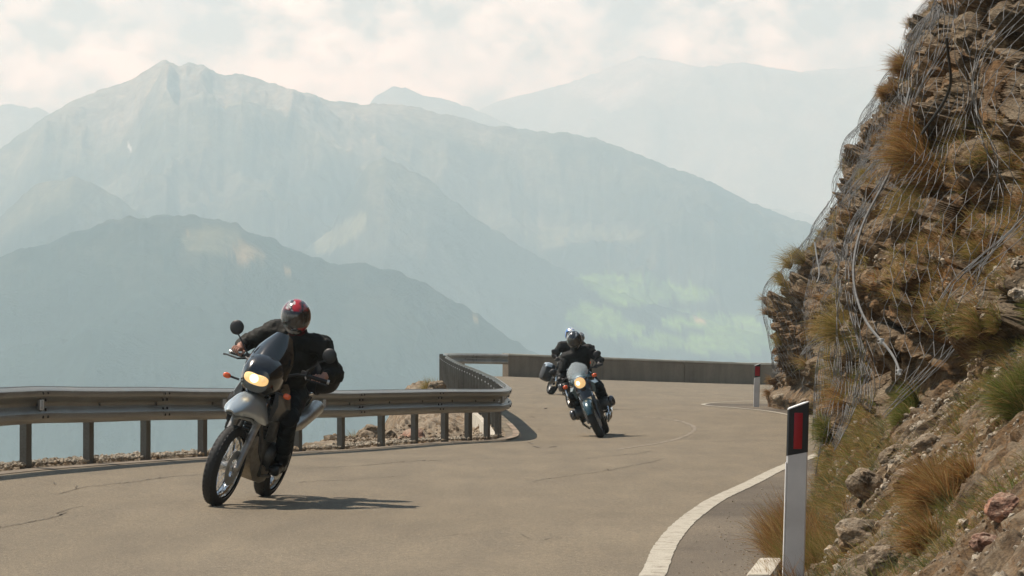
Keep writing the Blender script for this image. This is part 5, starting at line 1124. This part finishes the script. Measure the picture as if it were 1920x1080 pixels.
# ------------------------------------------------------------------ people
def capsule(mb, p0, r0, p1, r1, seg=14):
    p0 = Vector(p0); p1 = Vector(p1); t = (p1-p0).normalized(); pts = []; rr = []
    for a in (0.05, .3, .6, .85): pts.append(p0-t*r0*math.cos(a*math.pi/2)); rr.append(r0*math.sin(a*math.pi/2))
    pts.append(p0); rr.append(r0); pts.append(p1); rr.append(r1)
    for a in (.85, .6, .3, .05): pts.append(p1+t*r1*math.cos(a*math.pi/2)); rr.append(r1*math.sin(a*math.pi/2))
    mb.tube(pts, rr, seg)
def make_person(label, J, mats, voxel=.012, bare=False, helm='red', seed=1, head_rot=None):
    """J: joints in the motorcycle's frame, keyed pelvis chest neck head and (per side) shoulder elbow hand hip knee ankle toe"""
    root = empty('person'); tag(root, label, 'person', 'motorcycle riders')
    mb = MB(); V = Vector; pel, che, nk = V(J['pelvis']), V(J['chest']), V(J['neck'])
    side = V((0, 1, 0)); spine = (che-pel).normalized()
    mb.ell(pel, (.155, .175, .15)); mid = pel.lerp(che, .5)+V((-.025, 0, 0)); mb.ell(mid, (.145, .175, .19))
    ch = che-spine*.05; mb.ell(ch, (.150, .205, .20)); mb.ell(che+spine*.07, (.115, .175, .10)); capsule(mb, che+spine*.10, .085, nk, .066)
    for s in (1, -1):
        k = 'l' if s > 0 else 'r'; sh, el, ha = V(J['shoulder_'+k]), V(J['elbow_'+k]), V(J['hand_'+k]); hip, kn, an, to = V(J['hip_'+k]), V(J['knee_'+k]), V(J['ankle_'+k]), V(J['toe_'+k])
        wr = ha+(el-ha).normalized()*.085+V((0, 0, .012))
        capsule(mb, che+spine*.07+side*s*.08, .095, sh, .088); capsule(mb, sh, .086, sh.lerp(el, .5), .074); capsule(mb, sh.lerp(el, .5), .074, el, .062); capsule(mb, el, .063, el.lerp(wr, .45), .058); capsule(mb, el.lerp(wr, .45), .058, wr.lerp(el, .16), .043)
        capsule(mb, wr.lerp(el, .15), .030, wr, .027); mb.ell(ha+V((-.026, 0, .016)), (.044, .045, .022), Matrix.Rotation(.35, 3, 'Y'))
        capsule(mb, pel+side*s*.06, .125, hip, .112); capsule(mb, hip, .112, hip.lerp(kn, .5), .092); capsule(mb, hip.lerp(kn, .5), .092, kn, .074); capsule(mb, kn, .074, kn.lerp(an, .4), .072); capsule(mb, kn.lerp(an, .4), .072, an, .055)
        capsule(mb, an, .052, an+V((-.045, 0, -.055)), .042); capsule(mb, an+V((-.02, 0, -.05)), .045, to, .036); mb.ell(to, (.055, .045, .034))
    tmp = mb.build('tmp', ['trousers_black']); md = tmp.modifiers.new('r', 'REMESH'); md.mode = 'VOXEL'; md.voxel_size = voxel; sm = tmp.modifiers.new('s', 'SMOOTH'); sm.factor = .5; sm.iterations = 4
    dg = bpy.context.evaluated_depsgraph_get(); dg.update(); me = bpy.data.meshes.new_from_object(tmp.evaluated_get(dg)); old = tmp.data; bpy.data.objects.remove(tmp); bpy.data.meshes.remove(old)
    n = len(me.vertices); co = np.empty(n*3); me.vertices.foreach_get('co', co); co = co.reshape(-1, 3); no = np.empty(n*3); me.vertices.foreach_get('normal', no); no = no.reshape(-1, 3)
    w = np.ones(n)
    for k in 'lr': w = np.minimum(w, sstep(.07, .14, np.linalg.norm(co-np.array(J['hand_'+k]), axis=1))*.85+.0)
    fold = fbm(co*np.array([11, 9, 17.])+seed, 3, seed, .6, ridged=True)*.013+fbm(co*np.array([5, 5, 7.])+seed*2, 3, seed+7)*.014
    for k in 'lr':   # tighter folds at the elbows and knees
        for jn, a in (('elbow_', .018), ('knee_', .012), ('hip_', .012), ('shoulder_', .010)):
            d = co-np.array(J[jn+k]); fold = fold+a*np.exp(-(d**2).sum(1)/.016)*np.sin(d@np.array([60, 25, 45.])+3*vnoise(co*9, 3))
    co = co+no*(fold*w)[:, None]; me.vertices.foreach_set('co', co.ravel())
    # append the fingers, rooted in the palms, curled round the grips
    bm = bmesh.new(); bm.from_mesh(me); bm.faces.ensure_lookup_table(); nb = len(bm.faces); fm = MB()
    for s in (1, -1):
        k = 'l' if s > 0 else 'r'; ha = V(J['hand_'+k]); ax = V((-.37, s*.93, -.02)).normalized(); f_ = V((1, 0, 0)); f_ = (f_-ax*f_.dot(ax)).normalized(); u_ = f_.cross(ax)*(1 if f_.cross(ax).z > 0 else -1)
        for i, (L_, rr) in enumerate(((.9, .0095), (1., .0100), (.95, .0095), (.8, .0083))):
            c = ha+ax*((i-1.5)*.0205); pts = []; rad = []
            for q in range(9):
                a = R(150-215*L_*q/8); rdx = .030-.002*(q > 4); pts.append(c+f_*math.cos(a)*rdx+u_*math.sin(a)*rdx*.92); rad.append(rr*(1.12 if q in (2, 5) else 1.)*(1-.03*q))
            rad[-1] *= .6; fm.tube(pts, rad, 8)
        c = ha-ax*.042; fm.tube([c-f_*.045+u_*.012, c-f_*.030-u_*.010, c-f_*.012-u_*.026, c+f_*.010-u_*.027, c+f_*.022-u_*.020], [.014, .0125, .011, .010, .007], 8)
    base = [bm.verts.new(v) for v in fm.v]
    for f in fm.f:
        try: bm.faces.new([base[i] for i in f])
        except ValueError: pass
    bmesh.ops.recalc_face_normals(bm, faces=bm.faces)
    names = ['jacket', 'trousers', 'hand', 'boot']; bm.faces.ensure_lookup_table(); H = [np.array(J['hand_'+k]) for k in 'lr']; E = [np.array(J['elbow_'+k]) for k in 'lr']; AN = [np.array(J['ankle_'+k]) for k in 'lr']; KN = [np.array(J['knee_'+k]) for k in 'lr']
    for i, f in enumerate(bm.faces):
        c = np.array(f.calc_center_median()); f.smooth = True
        if i >= nb: f.material_index = 2; continue
        dh = min(np.linalg.norm(c-h) for h in H); da = min(np.dot(c-a, (kk-a)/np.linalg.norm(kk-a)) for a, kk in zip(AN, KN)); near = min(np.linalg.norm(c-a) for a in AN)
        hip = (c-np.array(pel))@np.array(spine)
        if dh < (.098 if bare else .12): f.material_index = 2
        elif near < .30 and da < .10: f.material_index = 3
        else:
            # jacket above the hips or on the arms
            arm = min(min(np.linalg.norm(c-(h+(e-h)*t)) for t in (0, .3, .6, .9)) for h, e in zip(H, E))
            lowr = c[2] < pel.z-.03 and arm > .12
            f.material_index = 1 if (lowr or (hip < -.04 and arm > .12) or (c[0] > pel.x+.20 and c[2] < pel.z+.10 and arm > .13)) else 0
    me.materials.clear()
    for k in mats: me.materials.append(MATS[k])
    bm.to_mesh(me); bm.free(); me.name = 'body'
    b = bpy.data.objects.new('body', me); COL.objects.link(b); b.parent = root
    # collar
    c = V(J['neck']); f = MB(); f.lathe(c-spine*.02, (c-che), [(-.05, .105), (-.02, .092), (.03, .082), (.035, .074), (-.02, .080)], 20); f.build('collar', 'scarf_red' if helm == 'red' else mats[0], root)
    # helmet
    hd = V(J['head']); M = head_rot or Matrix.Identity(3); nu, nv = 40, 26; Vh = []; Ch = []
    def shell(u, v, k=1.):
        # v from crown to chin, u around, 0 = forward
        x, y, z = math.sin(v)*math.cos(u), math.sin(v)*math.sin(u), math.cos(v); a, bb, cc = (.150, .125, .145)
        ch = max(0, math.cos(u))**1.5*sstep(1.55, 2.35, np.array(v)); X = x*a*(1+.20*float(ch)); Z = z*cc*(1+.12*float(ch)); 
        if v > 2.3: Z = max(Z, -.135)
        return V((X*k, y*bb*k, Z*k))
    vmax = 2.55
    for i in range(nv+1):
        for j in range(nu):
            u = 2*math.pi*j/nu-math.pi; v = .02+(vmax-.02)*i/nv; p = shell(u, v); Vh.append(p)
            nn = float(vnoise(np.array([[u*2.2+seed, v*2.5, seed*1.3]]), seed)[0])
            if helm == 'red':
                if abs(p.y) < .026+.008*math.sin(v*9) and v < 1.12: c_ = (.42, .015, .02)
                elif abs(abs(p.y)-.045) < .010 and v < 1.15: c_ = (.02, .02, .02)
                elif v < 1.0 and p.y < 0 and nn > -.1: c_ = (.55, .54, .52)
                elif nn > .35: c_ = (.32, .03, .03)
                elif nn < -.45: c_ = (.30, .30, .29)
                else: c_ = (.16, .018, .02) if v < 1.25 else (.04, .03, .03)
            elif helm == 'black':
                c_ = (.45, .46, .47) if (abs(math.sin(u*2+v*2.3)) < .22 and v > .5) or (v < .55 and nn > .2) else (.016, .017, .018)
            elif helm == 'whiteblue':
                c_ = (.06, .20, .55) if (p.y < -.06 and nn > -.4) or nn > .5 else (.62, .64, .65) if v < 1.0 else (.25, .26, .28)
            else: c_ = (.10, .10, .10) if nn > 0 else (.22, .22, .22)
            Ch.append(c_)
    Fh = [(i*nu+j, (i+1)*nu+j, (i+1)*nu+(j+1) % nu, i*nu+(j+1) % nu) for i in range(nv) for j in range(nu)]
    # eye opening left out of the shell
    def inwin(i, j):
        u = 2*math.pi*(j+.5)/nu-math.pi; v = .02+(vmax-.02)*(i+.5)/nv; return abs(u) < 1.02 and 1.18 < v < 1.92
    Fh = [f for k, f in enumerate(Fh) if not inwin(k//nu, k % nu)]
    he = npmesh('helmet', [M@p for p in Vh], Fh, 'helmet_graphic', True, np.array(Ch), root); he.location = hd
    sd = he.modifiers.new('t', 'SOLIDIFY'); sd.thickness = .012; sd.offset = -1
    f = MB(); vs = []
    un, vn = 22, 10
    for i in range(vn+1):
        for j in range(un+1): vs.append(M@(shell(-1.12+2.24*j/un, 1.10+.90*i/vn, 1.025)))
    f.add(vs, [(i*(un+1)+j, (i+1)*(un+1)+j, (i+1)*(un+1)+j+1, i*(un+1)+j+1) for i in range(vn) for j in range(un)]); v_ = f.build('visor', 'visor_smoke', he)
    # face behind the visor
    f = MB(); f.ell((0.01, 0, -.03), (.085, .072, .105)); f.ell((.098, 0, -.035), (.016, .012, .022)); f.ell((.088, 0, -.075), (.010, .022, .007)); [f.ell((.084, s*.03, -.012), (.010, .014, .007)) for s in (1, -1)]
    f.v = [tuple(M@V(q)) for q in f.v]; f.build('head', 'face_dark', he)
    f = MB(); f.ell((.160, 0, -.085), (.008, .028, .008)); f.v = [tuple(M@V(q)) for q in f.v]; f.build('chin_vent', 'black_plastic', he)
    return root
def arm_leg(J, shl, elb, han, hipy=.10, knee=(.22, .25, .80), ank=(-.02, .225, .40), toe=(.13, .235, .33), dz=0., dy=0.):
    for k, s in (('l', 1), ('r', -1)):
        J['shoulder_'+k] = (shl[0], dy+s*shl[1], shl[2]); J['elbow_'+k] = (elb[0], dy*.6+s*elb[1], elb[2]); J['hand_'+k] = (han[0], s*han[1], han[2])
        J['hip_'+k] = (J['pelvis'][0]+.03, J['pelvis'][1]+s*hipy, J['pelvis'][2]-.01); J['knee_'+k] = (knee[0], s*knee[1], knee[2]); J['ankle_'+k] = (ank[0], s*ank[1], ank[2]); J['toe_'+k] = (toe[0], s*toe[1], toe[2])
    return J
# --- first rider and motorcycle
def same_place(r, b):
    r.rotation_mode = 'QUATERNION'; r.location = b.location; r.rotation_quaternion = b.rotation_quaternion
b1 = adventure_bike('silver and black travel motorcycle with spoked wheels and lit headlight, leaning in the near lane')
F1 = (X_of(399, 25.7), 25.7); place(b1, (F1[0], F1[1], g1(*F1)), R(11), R(19), 1.5)
J = {'pelvis': (-.22, .02, .97), 'chest': (-.03, .05, 1.34), 'neck': (.03, .03, 1.49), 'head': (.12, .0, 1.605)}
J = arm_leg(J, (-.01, .205, 1.44), (-.02, .40, 1.25), (.185, .365, 1.185), knee=(.17, .23, .80), ank=(-.06, .225, .42), toe=(.10, .235, .345), dy=.05)
r1 = make_person('nearest rider in black jacket and red and black helmet with bare hands on the bars', J, ['jacket_olive', 'trousers_black', 'skin', 'boot_leather'], .011, True, 'red', 3, Matrix.Rotation(R(13), 3, 'X')@Matrix.Rotation(R(15), 3, 'Z')@Matrix.Rotation(R(10), 3, 'Y'))
same_place(r1, b1)
def roll_bag():
    root = empty('luggage_bag'); f = MB(); rr = [(.30*math.sin(a)+(.02 if a > 0 else -.02)*0, .172*abs(math.cos(a))**.55+.002) for a in np.linspace(-math.pi/2, math.pi/2, 25)]
    f.lathe((-.66, .04, 1.15), (0, 1, 0), rr, 30); bd = f.build('bag_body', 'bag_cloth', root, ang=70)
    for y in (-.12, .14): f = MB(); f.lathe((-.66, y+.04, 1.15), (0, 1, 0), [(-.015, .171), (-.015, .177), (.015, .177), (.015, .171)], 30); f.build('strap', 'black_plastic', root)
    tag(root, 'round black roll bag strapped across the tail of the nearest motorcycle', 'bag'); same_place(root, b1)
roll_bag()
# --- second rider: dark teal boxer
b2 = boxer_bike('dark teal motorcycle with round headlight and small clear screen, second in the line'); F2 = (X_of(1128, 50.3), 50.3)
place(b2, (F2[0], F2[1], g1(*F2)), R(4), R(-21), 1.48)
J = {'pelvis': (-.26, 0, .92), 'chest': (-.06, .05, 1.31), 'neck': (.0, .09, 1.48), 'head': (.08, .12, 1.60)}
J = arm_leg(J, (-.04, .19, 1.38), (.02, .34, 1.14), (.135, .335, 1.08), knee=(.12, .22, .76), ank=(-.16, .21, .41), toe=(.0, .225, .355), dy=.07)
r2 = make_person('rider in black jacket and glossy black and silver helmet on the dark teal motorcycle', J, ['jacket_black', 'trousers_black', 'glove_black', 'boot_leather'], .016, False, 'black', 11, Matrix.Rotation(R(-8), 3, 'X')@Matrix.Rotation(R(14), 3, 'Y')); same_place(r2, b2)
# --- third: mostly hidden behind the second
b3 = boxer_bike('black motorcycle with square mirrors, third in the line, almost hidden behind the teal one', 'black_paint', False, 'square', None, 'round', 0); F3 = (X_of(1094, 66), 66.)
place(b3, (F3[0], F3[1], g1(*F3)), R(-8), R(-6), 1.48)
J = {'pelvis': (-.26, 0, .92), 'chest': (-.04, 0, 1.27), 'neck': (.02, .0, 1.44), 'head': (.08, .0, 1.56)}
J = arm_leg(J, (-.02, .20, 1.35), (.0, .37, 1.16), (.135, .335, 1.08), knee=(.12, .22, .76), ank=(-.16, .21, .41), toe=(.0, .225, .355))
r3 = make_person('rider with white and blue helmet half hidden behind the rider of the teal motorcycle', J, ['jacket_black', 'trousers_black', 'glove_black', 'boot_leather'], .02, False, 'whiteblue', 17, Matrix.Rotation(R(-4), 3, 'X')); same_place(r3, b3)
# --- fourth: hindmost, with side cases
b4 = boxer_bike('hindmost motorcycle with silver lidded side cases, behind and to the left of the teal one', 'black_paint', False, 'square', 'silver_paint', 'fairing', 0); F4 = (X_of(1058, 81.5), 81.5)
place(b4, (F4[0], F4[1], g1(*F4)), R(-14), R(22), 1.48)
J = {'pelvis': (-.26, 0, .92), 'chest': (-.06, 0, 1.29), 'neck': (.0, .0, 1.46), 'head': (.05, .0, 1.59)}
J = arm_leg(J, (-.04, .20, 1.37), (.0, .38, 1.16), (.135, .335, 1.08), knee=(.12, .24, .76), ank=(-.16, .21, .41), toe=(.0, .225, .355))
r4 = make_person('hindmost rider in black, seen behind the left shoulder of the teal motorcycle rider', J, ['jacket_black', 'trousers_black', 'skin', 'boot_leather'], .02, True, 'dark', 23, Matrix.Identity(3)); same_place(r4, b4)
